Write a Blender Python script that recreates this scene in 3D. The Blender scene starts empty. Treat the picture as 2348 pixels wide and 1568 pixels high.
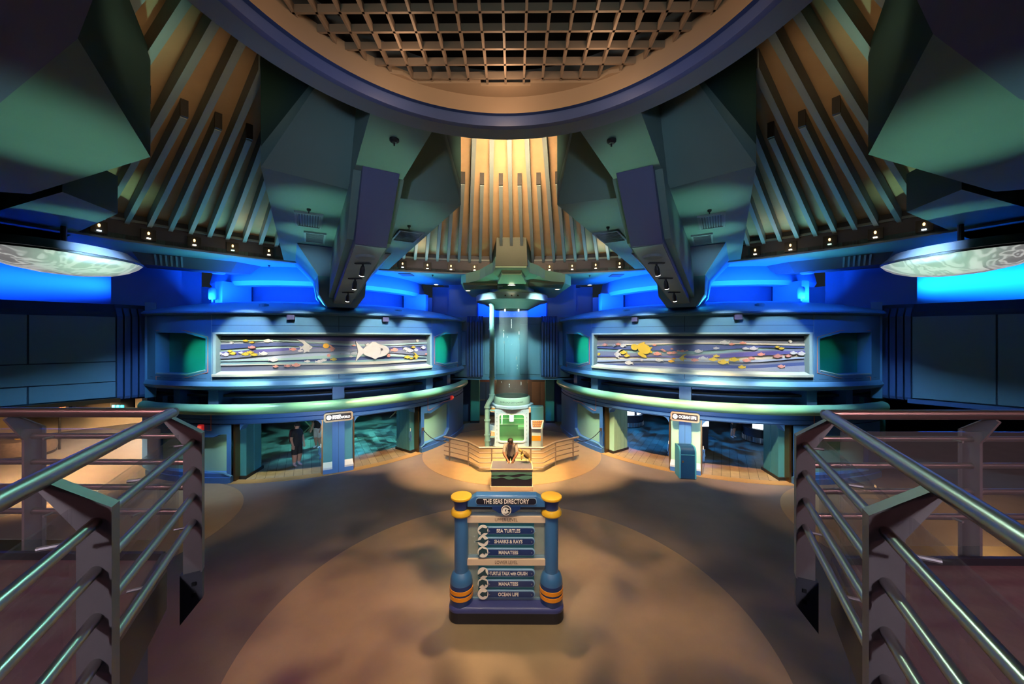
import bpy, bmesh, math, random
from mathutils import Vector, Matrix
random.seed(7)
scene = bpy.context.scene
C = bpy.context.collection
rad = math.radians

# ------------------------------------------------------------------ camera
FPX, PX0, PY0 = 830.0, 1174.0, 772.0          # focal length / principal column / horizon row (2348x1568 frame)
CAMX, CAMH, YAW = 0.12, 5.2, 0.0065
cam_d = bpy.data.cameras.new('camera'); cam = bpy.data.objects.new('camera', cam_d); C.objects.link(cam)
cam.location = (CAMX, 0, CAMH); cam.rotation_euler = (rad(90), 0, YAW)
cam_d.sensor_width = 36; cam_d.lens = FPX / 2348 * 36
cam_d.shift_y = -(784 - PY0) / 2348.0
cam_d.clip_start = 0.05; cam_d.clip_end = 200
scene.camera = cam
cy = scene.cycles; cy.max_bounces = 3; cy.diffuse_bounces = 2; cy.glossy_bounces = 2; cy.transmission_bounces = 2; cy.transparent_max_bounces = 10; cy.light_sampling_threshold = .03; cy.use_light_tree = False; cy.sample_clamp_indirect = 4.0; cy.caustics_reflective = False; cy.caustics_refractive = False
vs = scene.view_settings
vs.view_transform = 'Standard'; vs.look = 'None'; vs.gamma = 1.0; vs.exposure = 0.0; vs.use_curve_mapping = False

def srgb(r, g=None, b=None):
    if isinstance(r, str):
        r = r.lstrip('#'); r, g, b = [int(r[i:i + 2], 16) for i in (0, 2, 4)]
    f = lambda c: (c / 255 / 12.92) if c / 255 <= .04045 else ((c / 255 + .055) / 1.055) ** 2.4
    return (f(r), f(g), f(b))

# ------------------------------------------------------------------ world + lamps
w = bpy.data.worlds.new('world'); scene.world = w; w.use_nodes = True
w.node_tree.nodes['Background'].inputs[0].default_value = (.35, .5, .7, 1)
w.node_tree.nodes['Background'].inputs[1].default_value = .028

def aim(o, target):
    d = Vector(target) - o.location
    o.rotation_euler = d.to_track_quat('-Z', 'Y').to_euler()

def spot(loc, target, power, col, angle, blend=.4, size=.05, gobo=None):
    l = bpy.data.lights.new('spot_lamp', 'SPOT'); l.energy = power; l.color = col
    l.spot_size = rad(angle); l.spot_blend = blend; l.shadow_soft_size = size
    o = bpy.data.objects.new('spot_lamp', l); C.objects.link(o); o.location = loc; aim(o, target)
    if gobo:                                      # a patterned glass in the lamp
        l.use_nodes = True; nt = l.node_tree; em = nt.nodes['Emission']
        tc = nt.nodes.new('ShaderNodeTexCoord'); mp = nt.nodes.new('ShaderNodeVectorMath'); mp.operation = 'DIVIDE'
        sep = nt.nodes.new('ShaderNodeSeparateXYZ'); nt.links.new(tc.outputs['Normal'], sep.inputs[0])
        cmb = nt.nodes.new('ShaderNodeCombineXYZ')
        for k in range(3): nt.links.new(sep.outputs[2], cmb.inputs[k])
        nt.links.new(tc.outputs['Normal'], mp.inputs[0]); nt.links.new(cmb.outputs[0], mp.inputs[1])
        nz = nt.nodes.new('ShaderNodeTexNoise'); nz.inputs['Scale'].default_value = gobo[0]; nz.inputs['Detail'].default_value = 2.5
        nz.inputs['Distortion'].default_value = gobo[3] if len(gobo) > 3 else .8
        nt.links.new(mp.outputs[0], nz.inputs['Vector'])
        mr = nt.nodes.new('ShaderNodeMapRange'); mr.inputs[1].default_value = gobo[1]; mr.inputs[2].default_value = gobo[2]
        mr.inputs[3].default_value = .05; mr.inputs[4].default_value = 1.6
        nt.links.new(nz.outputs[0], mr.inputs[0]); nt.links.new(mr.outputs[0], em.inputs['Strength'])
    return o

def area(loc, target, power, col, sx, sy=None, spread=180):
    l = bpy.data.lights.new('area_lamp', 'AREA'); l.energy = power; l.color = col
    l.shape = 'RECTANGLE'; l.size = sx; l.size_y = sy or sx; l.spread = rad(spread)
    o = bpy.data.objects.new('area_lamp', l); C.objects.link(o); o.location = loc; aim(o, target)
    return o

def point(loc, power, col, size=.1):
    l = bpy.data.lights.new('point_lamp', 'POINT'); l.energy = power; l.color = col; l.shadow_soft_size = size
    o = bpy.data.objects.new('point_lamp', l); C.objects.link(o); o.location = loc
    return o

HUB = (0.0, 2.5)                                   # hub of the six-fold ceiling
ZL = 8.15                                          # level of soffit, ring and beam undersides
DCX, DCY, DR = 10.4, 20.4, 7.6                     # the two drums
def dpt(side, R, ph, z=None):
    a = rad(ph); x, y = side * (DCX - R * math.sin(a)), DCY - R * math.cos(a)
    return Vector((x, y)) if z is None else Vector((x, y, z))

WARM = (1, .62, .30); GOLD = (1, .70, .38); WHITE = (1, .93, .80); TEAL = (.25, 1, .75); GREEN = (.35, 1, .62); BLUE = (.015, .12, 1); PINK = (1, .42, .42)
for sd in (-1, 1):
    # track lamps on the struts and soffit washing the murals
    for ph, pw in ((6, 150), (19, 100), (42, 150), (55, 130)) if sd < 0 else ((6, 90), (19, 90), (42, 130), (55, 80)):
        p = dpt(sd, 10.3, ph + (30 - ph) * .25, 7.9); q = dpt(sd, 7.4, ph, 4.5)
        spot(p, q, pw * 9, WHITE, 34, .5, .03)
    # blue cove light over the drum roofs
    for ph in (-12, 14, 42, 68):
        area(dpt(sd, 6.15, ph, 6.72), dpt(sd, 5.0, ph, 7.9), 200, (.012, .15, 1), 2.6, .25, 150)
    for ph in (2, 30, 58):
        area(dpt(sd, 7.1, ph, 6.42), dpt(sd, 7.6, ph, 8.1), 34, (.2, .85, .9), 2.2, .2, 120)  # teal lamp added on the roof to brighten the soffit
        spot(dpt(sd, 9.2, ph, 8.0), dpt(sd, 7.4, ph, 5.9), 360, (.02, .18, 1), 110, .9, .2)
    # green-white wash on the rail, blue-white on the drum below, from the hub soffit
    for ph in (-10, 8, 24, 40, 58):
        spot(dpt(sd, 10.6, ph, 8.0), dpt(sd, 7.7, ph, 2.6), 2600 if ph > 0 else 900, (.90, 1, .62), 21, 1.0, .15)
    for ph in (2, 30, 58):
        spot(dpt(sd, 9.6, ph, 8.0), dpt(sd, 7.7, ph, 2.0), 1700, (.60, .80, 1), 44, 1.0, .2)
    # teal light in the window recesses
    spot(dpt(sd, 13, 64, 7.2), dpt(sd, 7.2, 71, 4.5), 3000, (.1, 1, .65), 15, .8, .1)
    spot(dpt(sd, 13, 2, 7.2), dpt(sd, 7.2, -8, 4.4), 2200 if sd < 0 else 500, (.1, 1, .65), 14, .8, .1)
    # mint insets beside the chamber
    spot(dpt(sd, 11.5, 66, 7.9), dpt(sd, 7.4, 64, 1.0), 8000, (.80, 1, .86), 22, .7, .1)
# warm pool on the counter circle and the door approaches
spot((0.6, 9.5, 8.0), (0, 13.9, 0), 11000, (1, .58, .23), 30, .5, .1)
spot((-3.0, 12.5, 8.0), (-1.9, 15.0, 0), 7500, (1, .6, .25), 46, .6, .1)
spot((3.0, 12.5, 8.0), (1.9, 15.0, 0), 7500, (1, .6, .25), 46, .6, .1)
spot((-3.0, 10.5, 8.0), (-5.9, 15.6, 0), 4200, WARM, 24, .6, .1)
spot((3.0, 10.5, 8.0), (5.9, 15.4, 0), 7000, WARM, 30, .6, .1)
spot((5.0, 9.5, 8.0), (8.6, 14.2, 0), 6500, WARM, 28, .6, .1)
spot((-5, 9.5, 8.0), (-9.2, 10.6, 0), 700, WARM, 34, .6, .1)
spot((5, 9.5, 8.0), (9.6, 10.8, 0), 900, WARM, 34, .6, .1)
# directory and the big floor disc
spot((-1.6, 3.3, 8.0), (0, 6.8, 1.0), 1100, (1, .82, .58), 26, .6, .05)
spot((1.6, 3.3, 8.0), (0, 6.8, 1.0), 900, (1, .82, .58), 26, .6, .05)
spot((0, 8.4, 8.0), (0, 6.8, 0), 1600, (1, .68, .42), 84, .8, .2, gobo=(7, .38, .62))
spot((-2.5, 7.6, 8.0), (-5.5, 11.5, 0), 360, (.45, .6, 1), 60, .8, .2, gobo=(6, .4, .65))
spot((2.5, 7.6, 8.0), (5.2, 9.2, 0), 560, (.55, .7, 1), 60, .8, .2, gobo=(6, .4, .65))
spot((0, 6.8, 8.0), (-.3, 8.6, 0), 260, (.45, 1, .7), 34, .9, .2)
spot((-2.0, 7.0, 8.0), (-4.5, 5.2, 0), 700, (1, .2, .22), 60, .9, .2)
# lock-out chamber
spot((0, 13.0, 7.9), (0, 17.0, 1.4), 3800, (.78, 1, .92), 22, .6, .05)
point((0, 17.75, 1.45), 60, (.7, 1, .55), .12)
spot((-2.2, 14.4, 7.9), (.6, 20.2, 4.3), 3200, (.7, 1, .9), 30, .9, .1)
spot((2.2, 14.4, 7.9), (-.6, 20.2, 4.3), 3200, (.7, 1, .9), 30, .9, .1)
spot((0, 15.3, .15), (0, 16.6, 7.7), 1500, (.4, 1, .66), 26, .9, .08)  # added low lamp without a fixture, turns the canopy underside greener
point((0, 22.6, 2.5), 60, (1, .6, .3), .2)
spot((2.4, 17.5, 7.9), (2.0, 21.5, 0), 900, GOLD, 40, .7, .1)
spot((-2.4, 17.5, 7.9), (-1.8, 20.5, 0), 500, GOLD, 40, .7, .1)
# added warm floor fill, hung apart from the fascia spotlights
for x_ in (-4.5, 4.5): spot((x_ * .6, 13.5, 8.0), (x_, 10.5, 0), 160, (1, .74, .5), 70, .9, .2)
area((0, 21.2, 7.6), (0, 22.6, 7.3), 420, BLUE, 5, .4)
# warm light on the slatted ceiling, from behind the hub ring
for az, pw in ((-4, 68), (4, 68), (-54, 4), (54, 4), (-64, 3), (64, 3)):
    a = rad(az)
    area((HUB[0] + 3.35 * math.sin(a), HUB[1] + 3.35 * math.cos(a), 8.75), (HUB[0] + 10 * math.sin(a), HUB[1] + 10 * math.cos(a), 10.1), pw, (1, .68, .36), .5, .25, 44)
for az, pw in ((-17, 22), (17, 22), (-43, 9), (43, 9)):
    a = rad(az)
    point((HUB[0] + 13.2 * math.sin(a), HUB[1] + 13.2 * math.cos(a), 8.3), pw, (1, .68, .36), .2)
# inside of the ring
for k in range(5):
    a = rad(-70 + 35 * k)
    point((2.0 * math.sin(a), 2.6 + 2.0 * math.cos(a), 8.36), 11 if abs(k - 2) < .5 else (6 if abs(k - 2) < 1.5 else 2.6), (1, .66, .4), .1)
# helper lamps added at floor level to brighten the faceted ceiling, without fixtures
def hubp(r, az, s_, z): return (HUB[0] + r * math.sin(rad(az)) + s_ * math.cos(rad(az)), HUB[1] + r * math.cos(rad(az)) - s_ * math.sin(rad(az)), z)
for sd in (-1, 1):
    for r_, pw in ((6.9, 800), (9.4, 950), (12.0, 1000)):
        spot((sd * 2.2, 15.0, .2), hubp(r_, sd * 29.8, -sd * 1.0, 8.1), pw * 3.4, (.42, 1, .76), 15, 1.0, .08)
        spot((sd * 8.4, 9.2, .2), hubp(r_, sd * 29.8, sd * 1.0, 8.1), pw * 2.6, (.42, 1, .78), 14, 1.0, .08)
    spot((sd * 2.2, 15.0, .2), hubp(4.4, sd * 29.8, 0, 8.1), 3000, (.42, 1, .66), 10, 1.0, .08)
    spot((sd * 9.0, 9.5, .2), (sd * 6.8, 5.4, 8.1), 1900, (.42, 1, .68), 22, 1.0, .08)
    spot((sd * 9.0, 9.5, .2), (sd * 10.8, 9.2, 8.1), 1500, (.42, 1, .66), 22, 1.0, .08)
    # the track lamps under the struts
    for ph_, zz_, pw in ((21, 4.4, 420), (39, 4.4, 420), (30, 2.3, 700)):
        spot(hubp(10.7, sd * 29.8, 0, 6.45), dpt(sd, 7.5, ph_, zz_), pw, (1, .95, .82), 40, .8, .05)
    # helper lamps added below the deck edge to brighten the lower drums
    spot((sd * 1.72, 1.7, 1.9), (sd * 7.0, 13.4, 1.9), 3600, (.62, .80, 1), 30, .9, .15)
    spot((sd * 1.4, -2.5, 6.4), (sd * 2.0, 1.8, 4.0), 420, (.92, .86, .95), 60, .9, .15)  # unseen lamp added behind the viewer to lift the railing posts
spot((0, -5, 4.4), (0, 5.3, 8.15), 420, (.6, .9, .88), 40, .9, .2)  # unseen flood added behind the viewer for the ring underside
for sd in (-1, 1): spot((sd * .8, -5, 4.4), (sd * 3.0, 7.0, 7.6), 1700, (.55, .66, 1), 22, .9, .2)  # unseen floods added behind the viewer for the strut faces
# side bays
for sd in (-1, 1):
    area((sd * 16.3, 12.4, 7.2), (sd * 17.6, 13.3, 7.3), 110 if sd < 0 else 150, (.01, .13 if sd < 0 else .3, 1), 4, .4, 110)
    spot((sd * 9.5, 8.5, 8.0), (sd * 15.3, 12.4, 4.4), 2300, (.33, .66, 1), 44, .9, .2)
spot((-17, 13.5, 2.75), (-17.5, 14, 0), 2600, (1, .6, .25), 150, .4, .1)
spot((-18, 19, 2.75), (-18, 19.5, 0), 2600, (1, .75, .5), 150, .4, .1)
spot((14.5, 11, 2.7), (14, 10.5, 0), 160, (1, .6, .25), 120, .4, .1)
# pink and green stage light over the deck
spot((-6.5, -2.5, 8.0), (-4.0, 2.0, 4.0), 620, PINK, 60, .7, .15)
spot((6.5, -2.5, 8.0), (4.0, 2.0, 4.0), 620, PINK, 60, .7, .15)
spot((-2.0, 5.6, 7.9), (-2.3, 1.6, 4.2), 200, (.35, 1, .75), 50, .7, .1)
spot((2.0, 5.6, 7.9), (2.3, 1.6, 4.2), 200, (.6, 1, .7), 50, .7, .1)
# exhibition rooms behind the doorways
spot((-8.2, 18.4, 2.95), (-8.6, 18.6, 0), 1100, (.08, .62, .85), 118, .3, .05, gobo=(2.2, .42, .6, 1.5))
spot((-5.2, 19.4, 2.95), (-5.4, 19.8, 0), 520, (.06, .5, 1), 110, .3, .05, gobo=(2.2, .42, .6, 1.5))
spot((-7.8, 16.0, 2.95), (-8.0, 15.3, 0), 220, (.05, .35, 1), 80, .5, .05)
spot((5.6, 19.2, 2.95), (5.4, 19.6, 0), 520, (.01, .24, 1), 120, .3, .05, gobo=(2.2, .42, .6, 1.5))
spot((9.0, 18.0, 2.95), (8.8, 18.2, 0), 620, (.01, .24, 1), 120, .3, .05, gobo=(2.2, .42, .6, 1.5))

# ------------------------------------------------------------------ pixel helpers (frame 2348x1568 -> place)
def ray(px, py):
    a, u = (px - PX0) / FPX, (PY0 - py) / FPX
    c, s = math.cos(YAW), math.sin(YAW)
    return Vector((a * c - s, a * s + c, u))
def P(px, py, z):
    d = ray(px, py); t = (z - CAMH) / d.z
    return Vector((CAMX + d.x * t, d.y * t, z))
def PY(px, py, Y):
    d = ray(px, py); t = Y / d.y
    return Vector((CAMX + d.x * t, Y, CAMH + d.z * t))
def phi_of(px, R, side):
    d = ray(px, PY0); ox, oy = CAMX - side * DCX, -DCY
    A = d.x ** 2 + d.y ** 2; B = ox * d.x + oy * d.y; Cc = ox * ox + oy * oy - R * R
    t = (-B - math.sqrt(max(0, B * B - A * Cc))) / A
    x, y = CAMX + t * d.x, t * d.y
    return math.degrees(math.atan2(-side * (x - side * DCX), DCY - y))

# ------------------------------------------------------------------ materials
MATS = {}
def M(name, col, rough=.5, metal=0.0, noise=None, bump=None, emit=None, alpha=None, trans=0.0, coat=0.0, spec=None):
    if name in MATS: return MATS[name]
    if isinstance(col, str): col = srgb(col)
    m = bpy.data.materials.new(name); m.use_nodes = True
    nt = m.node_tree; b = nt.nodes['Principled BSDF']
    b.inputs['Base Color'].default_value = (*col, 1); b.inputs['Roughness'].default_value = rough; b.inputs['Metallic'].default_value = metal
    if spec is not None: b.inputs['Specular IOR Level'].default_value = spec
    if coat: b.inputs['Coat Weight'].default_value = coat
    if trans: b.inputs['Transmission Weight'].default_value = trans
    if alpha is not None: b.inputs['Alpha'].default_value = alpha
    if emit: b.inputs['Emission Color'].default_value = (*emit[:3], 1); b.inputs['Emission Strength'].default_value = emit[3]
    sc, amt = noise or (3.0, .10)
    tc = nt.nodes.new('ShaderNodeTexCoord'); nz = nt.nodes.new('ShaderNodeTexNoise')
    nz.inputs['Scale'].default_value = sc; nz.inputs['Detail'].default_value = 4
    nt.links.new(tc.outputs['Object'], nz.inputs['Vector'])
    mx = nt.nodes.new('ShaderNodeMix'); mx.data_type = 'RGBA'
    lo = tuple(max(0, c * (1 - amt)) for c in col); hi = tuple(min(1, c * (1 + amt)) for c in col)
    mx.inputs[6].default_value = (*lo, 1); mx.inputs[7].default_value = (*hi, 1)
    nt.links.new(nz.outputs[0], mx.inputs[0]); nt.links.new(mx.outputs[2], b.inputs['Base Color'])
    if bump:
        bn = nt.nodes.new('ShaderNodeBump'); bn.inputs['Strength'].default_value = bump[1]; bn.inputs['Distance'].default_value = .02
        n2 = nt.nodes.new('ShaderNodeTexNoise'); n2.inputs['Scale'].default_value = bump[0]; n2.inputs['Detail'].default_value = 3
        nt.links.new(tc.outputs['Object'], n2.inputs['Vector']); nt.links.new(n2.outputs[0], bn.inputs['Height']); nt.links.new(bn.outputs[0], b.inputs['Normal'])
    MATS[name] = m
    return m

def glass_mat(name, col, mixf, rough=.02):
    """thin clear sheet: mostly see-through with a tint and a gloss"""
    if name in MATS: return MATS[name]
    m = bpy.data.materials.new(name); m.use_nodes = True; nt = m.node_tree
    for n in list(nt.nodes): nt.nodes.remove(n)
    out = nt.nodes.new('ShaderNodeOutputMaterial'); tr = nt.nodes.new('ShaderNodeBsdfTransparent'); gl = nt.nodes.new('ShaderNodeBsdfGlossy')
    df = nt.nodes.new('ShaderNodeBsdfDiffuse'); mx = nt.nodes.new('ShaderNodeMixShader'); mx2 = nt.nodes.new('ShaderNodeMixShader')
    lw = nt.nodes.new('ShaderNodeLayerWeight'); lw.inputs[0].default_value = .5
    pw_ = nt.nodes.new('ShaderNodeMath'); pw_.operation = 'POWER'; pw_.inputs[1].default_value = 5.0; nt.links.new(lw.outputs['Facing'], pw_.inputs[0])
    fr = nt.nodes.new('ShaderNodeMath'); fr.operation = 'MULTIPLY_ADD'; fr.inputs[1].default_value = .55; fr.inputs[2].default_value = .03; nt.links.new(pw_.outputs[0], fr.inputs[0])
    tr.inputs[0].default_value = (*col, 1); gl.inputs[1].default_value = rough; df.inputs[0].default_value = (*col, 1)
    mx.inputs[0].default_value = mixf
    nt.links.new(tr.outputs[0], mx.inputs[1]); nt.links.new(df.outputs[0], mx.inputs[2])
    nt.links.new(fr.outputs[0], mx2.inputs[0]); nt.links.new(mx.outputs[0], mx2.inputs[1]); nt.links.new(gl.outputs[0], mx2.inputs[2])
    nt.links.new(mx2.outputs[0], out.inputs[0])
    MATS[name] = m
    return m

# ------------------------------------------------------------------ mesh builder
class MB:
    def __init__(s): s.v = []; s.f = []; s.mi = []; s.cur = 0
    def add(s, vs_, fs_):
        n = len(s.v); s.v += [Vector(v) for v in vs_]
        for f in fs_: s.f.append([n + i for i in f]); s.mi.append(s.cur)
        return s
    def quad(s, *p): return s.add(p, [list(range(len(p)))])
    def box(s, x0, x1, y0, y1, z0, z1):
        v = [(x, y, z) for z in (z0, z1) for x, y in ((x0, y0), (x1, y0), (x1, y1), (x0, y1))]
        return s.add(v, [(3, 2, 1, 0), (4, 5, 6, 7), (0, 1, 5, 4), (1, 2, 6, 5), (2, 3, 7, 6), (3, 0, 4, 7)])
    def obox(s, c, ex, ey, hx, hy, z0, z1):
        c = Vector((c[0], c[1], 0)); ex = Vector((ex[0], ex[1], 0)).normalized(); ey = Vector((ey[0], ey[1], 0)).normalized()
        q = [c - ex * hx - ey * hy, c + ex * hx - ey * hy, c + ex * hx + ey * hy, c - ex * hx + ey * hy]
        return s.loft([[(p.x, p.y, z0) for p in q], [(p.x, p.y, z1) for p in q]])
    def loft(s, rings, closed=True, caps=True):
        n = len(rings[0]); v = [p for r in rings for p in r]; f = []
        for k in range(len(rings) - 1):
            for i in range(n if closed else n - 1):
                j = (i + 1) % n
                f.append((k * n + i, k * n + j, (k + 1) * n + j, (k + 1) * n + i))
        if caps and closed:
            f.append(tuple(reversed(range(n)))); f.append(tuple(range((len(rings) - 1) * n, len(rings) * n)))
        return s.add(v, f)
    def prism(s, poly, z0, z1):
        return s.loft([[(x, y, z0) for x, y in poly], [(x, y, z1) for x, y in poly]])
    def cyl(s, x, y, z0, z1, r0, r1=None, n=20):
        r1 = r0 if r1 is None else r1
        return s.lathe([(r0, z0), (r1, z1)], x, y, n)
    def lathe(s, prof, x=0, y=0, n=24, caps=True, a0=0, a1=360):
        full = abs(a1 - a0) >= 359.9; m = n if full else n + 1
        rings = [[(x + r * math.cos(rad(a0 + (a1 - a0) * i / n)), y + r * math.sin(rad(a0 + (a1 - a0) * i / n)), z) for i in range(m)] for r, z in prof]
        return s.loft(rings, closed=full, caps=caps)
    def tube(s, pts, r, n=10, caps=True):
        pts = [Vector(p) for p in pts]; rings = []
        rr = r if isinstance(r, (list, tuple)) else [r] * len(pts)
        up = None
        for i, p in enumerate(pts):
            d = ((pts[min(i + 1, len(pts) - 1)] - p).normalized() + (p - pts[max(i - 1, 0)]).normalized())
            d = d.normalized() if d.length > 1e-6 else Vector((0, 0, 1))
            if up is None: up = Vector((0, 0, 1)) if abs(d.z) < .9 else Vector((1, 0, 0))
            x = d.cross(up).normalized(); y = x.cross(d).normalized(); up = y
            k = 1.0
            if 0 < i < len(pts) - 1:
                ca = (pts[i + 1] - p).normalized().dot((p - pts[i - 1]).normalized()); k = 1 / max(.5, math.sqrt((1 + ca) / 2))
            rings.append([p + (x * math.cos(2 * math.pi * j / n) * k + y * math.sin(2 * math.pi * j / n)) * rr[i] for j in range(n)])
        return s.loft(rings, caps=caps)
    def bar(s, a, b, w, h):
        """rectangular bar from a to b, w wide (level), h high"""
        a, b = Vector(a), Vector(b); d = (b - a).normalized(); x = d.cross(Vector((0, 0, 1)))
        x = x.normalized() if x.length > 1e-5 else Vector((1, 0, 0)); y = x.cross(d)
        o = [x * w / 2 + y * h / 2, -x * w / 2 + y * h / 2, -x * w / 2 - y * h / 2, x * w / 2 - y * h / 2]
        return s.loft([[a + q for q in o], [b + q for q in o]])
    def arc(s, side, prof, p0, p1, n=24, closed=True, caps=True):
        """profile of (R, z) swept round a drum from p0 to p1 degrees"""
        rings = [[dpt(side, R, p0 + (p1 - p0) * k / n, z) for R, z in prof] for k in range(n + 1)]
        return s.loft(rings, closed=closed, caps=caps)
    def ablock(s, side, r0, r1, p0, p1, z0, z1, n=8):
        return s.arc(side, [(r0, z0), (r1, z0), (r1, z1), (r0, z1)], p0, p1, n)
    def build(s, name, mats, parent=None, smooth=False, bevel=0, label=None, cat=None, group=None, kind=None, recalc=True, auto=35):
        me = bpy.data.meshes.new(name)
        if parent is not None: org = Vector(parent['_org'])
        else:
            xs = [v.x for v in s.v]; ys = [v.y for v in s.v]; zs = [v.z for v in s.v]
            org = Vector(((min(xs) + max(xs)) / 2, (min(ys) + max(ys)) / 2, min(zs)))
        me.from_pydata([tuple(v - org) for v in s.v], [], s.f)
        if not isinstance(mats, (list, tuple)): mats = [mats]
        for m in mats: me.materials.append(m)
        if len(mats) > 1: me.polygons.foreach_set('material_index', s.mi)
        if recalc:
            bm = bmesh.new(); bm.from_mesh(me); bmesh.ops.recalc_face_normals(bm, faces=bm.faces); bm.to_mesh(me); bm.free()
        if smooth:
            me.polygons.foreach_set('use_smooth', [True] * len(me.polygons))
            me.set_sharp_from_angle(angle=rad(auto))
        me.update()
        o = bpy.data.objects.new(name, me); C.objects.link(o)
        o['_org'] = tuple(org)
        if parent is not None:
            o.parent = parent
        else: o.location = org
        if parent is not None: o.location = (0, 0, 0)
        if bevel:
            md = o.modifiers.new('bevel', 'BEVEL'); md.width = bevel; md.segments = 2; md.limit_method = 'ANGLE'; md.angle_limit = rad(40)
        return tag(o, label, cat, group, kind)

def tag(o, label=None, cat=None, group=None, kind=None):
    if label: o['label'] = label
    if cat: o['category'] = cat
    if group: o['group'] = group
    if kind: o['kind'] = kind
    return o
def thing(name, loc, label=None, cat=None, group=None, kind=None):
    o = bpy.data.objects.new(name, None); C.objects.link(o); o.location = loc; o['_org'] = tuple(loc); o.empty_display_size = .1
    return tag(o, label, cat, group, kind)

def text(body, size, pos, right, up, mat, parent, name='lettering', ext=.004, width=None, bold=.0, curve=None):
    cu = bpy.data.curves.new(name, 'FONT'); cu.body = body; cu.size = size; cu.extrude = ext; cu.align_x = 'CENTER'; cu.align_y = 'CENTER'; cu.offset = bold
    cu.resolution_u = 3
    tmp = bpy.data.objects.new(name, cu); C.objects.link(tmp)
    dg = bpy.context.evaluated_depsgraph_get(); me = bpy.data.meshes.new_from_object(tmp.evaluated_get(dg)); bpy.data.objects.remove(tmp)
    xs = [v.co.x for v in me.vertices]; wd = max(xs) - min(xs); cx = (max(xs) + min(xs)) / 2
    k = width / wd if width else 1.0
    right, up = Vector(right).normalized(), Vector(up).normalized(); nrm = right.cross(up); org = Vector(parent['_org'])
    for v in me.vertices:
        x, y, z = (v.co.x - cx) * k, v.co.y, v.co.z
        if curve: q = curve(x, y, z)
        else: q = Vector(pos) + right * x + up * y + nrm * z
        v.co = q - org
    me.materials.clear(); me.materials.append(mat)
    o = bpy.data.objects.new(name, me); C.objects.link(o); o.parent = parent; o['_org'] = tuple(org)
    return o
# ------------------------------------------------------------------ palette
m_floor = M('floor_grey', (.15, .13, .115), .62, noise=(1.3, .25), bump=(60, .08))
m_disc = M('floor_disc', (.27, .20, .145), .5, noise=(1.6, .5), bump=(25, .05))
def streak(m, k=.55, sc=(1.2, .25, 1), thr=(.42, .62)):
    nt = m.node_tree; b = nt.nodes['Principled BSDF']; src = b.inputs['Base Color'].links[0].from_socket
    tc = nt.nodes.new('ShaderNodeTexCoord'); mp = nt.nodes.new('ShaderNodeMapping'); mp.inputs['Scale'].default_value = sc; mp.inputs['Rotation'].default_value = (0, 0, .5)
    nz = nt.nodes.new('ShaderNodeTexNoise'); nz.inputs['Scale'].default_value = 1.6; nz.inputs['Detail'].default_value = 6; nz.inputs['Distortion'].default_value = 1.2
    nt.links.new(tc.outputs['Object'], mp.inputs[0]); nt.links.new(mp.outputs[0], nz.inputs[0])
    mr = nt.nodes.new('ShaderNodeMapRange'); mr.inputs[1].default_value, mr.inputs[2].default_value = thr; mr.inputs[3].default_value = k; mr.inputs[4].default_value = 1.15
    nt.links.new(nz.outputs[0], mr.inputs[0]); mx = nt.nodes.new('ShaderNodeVectorMath'); mx.operation = 'SCALE'
    nt.links.new(src, mx.inputs[0]); nt.links.new(mr.outputs[0], mx.inputs['Scale']); nt.links.new(mx.outputs[0], b.inputs['Base Color'])
streak(m_disc, .42, (2.6, .5, 1), (.40, .60))
m_circle = M('floor_circle', (.40, .28, .15), .5, noise=(2.2, .35), bump=(25, .05))
streak(m_circle, .75)
m_plank = M('plank_wood', (.26, .19, .12), .4, noise=(5, .35))
m_plank2 = M('plank_wood_pale', (.33, .24, .15), .4, noise=(5, .35))
m_grout = M('plank_gap', (.06, .045, .035), .8)
m_drum = M('drum_blue', (.085, .25, .42), .42, noise=(.8, .10))
m_drum_lo = M('drum_lower_blue', (.05, .17, .48), .42, noise=(.8, .10))
m_band = M('band_green', (.22, .52, .32), .28, noise=(1.0, .10))
m_navy = M('gap_navy', (.02, .05, .15), .7)
m_pillar = M('pillar_blue', (.06, .15, .36), .5)
m_win = M('window_teal', (.03, .30, .26), .35, noise=(.6, .25))
m_mint = M('inset_mint', (.36, .66, .52), .45, noise=(.7, .12))
m_bronze = M('bronze_edge', (.30, .17, .08), .3, .9)
m_sill = M('sill_pale', (.50, .58, .66), .4)
m_jamb = M('jamb_teal', (.05, .22, .30), .4)
m_line = M('coral_line', (.75, .22, .13), .5)
m_joint = M('panel_joint', (.02, .06, .11), .8)
m_frame = M('mural_frame', (.34, .52, .50), .3)
m_rib = M('rib_blue', (.05, .12, .30), .4)
m_panel = M('bay_panel', (.11, .24, .34), .5, noise=(.6, .10))
m_glow = M('cove_wall', (.10, .28, .62), .6, noise=(.5, .06))
m_col = M('column_teal', (.04, .26, .24), .4)
m_beam = M('beam_teal', (.13, .22, .195), .55, noise=(.7, .14))
m_strut = M('strut_purple', (.075, .085, .19), .5, noise=(.7, .10))
m_trackpan = M('strut_underside', (.26, .32, .31), .4, noise=(2, .15))
m_tan = M('ceiling_tan', (.52, .37, .22), .75, noise=(1.5, .18))
m_slat = M('slat_grey', (.21, .27, .29), .5, noise=(2, .1))
m_ring = M('ring_grey', (.17, .21, .26), .5, noise=(1.2, .12))
m_lip = M('ring_blue', (.08, .12, .30), .35)
m_beige = M('ring_beige', (.50, .36, .25), .5, noise=(1.2, .1))
m_grid = M('grid_tan', (.34, .25, .19), .6, noise=(3, .1))
m_black = M('void_black', (.004, .004, .006), .9)
m_soffit = M('soffit_teal', (.13, .27, .28), .5, noise=(.6, .12))
m_fascia = M('fascia_mauve', (.075, .075, .10), .55)
m_dark = M('dark_metal', (.012, .012, .014), .45)
m_steel = M('brushed_steel', (.46, .45, .43), .32, .95, noise=(8, .08))
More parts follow.
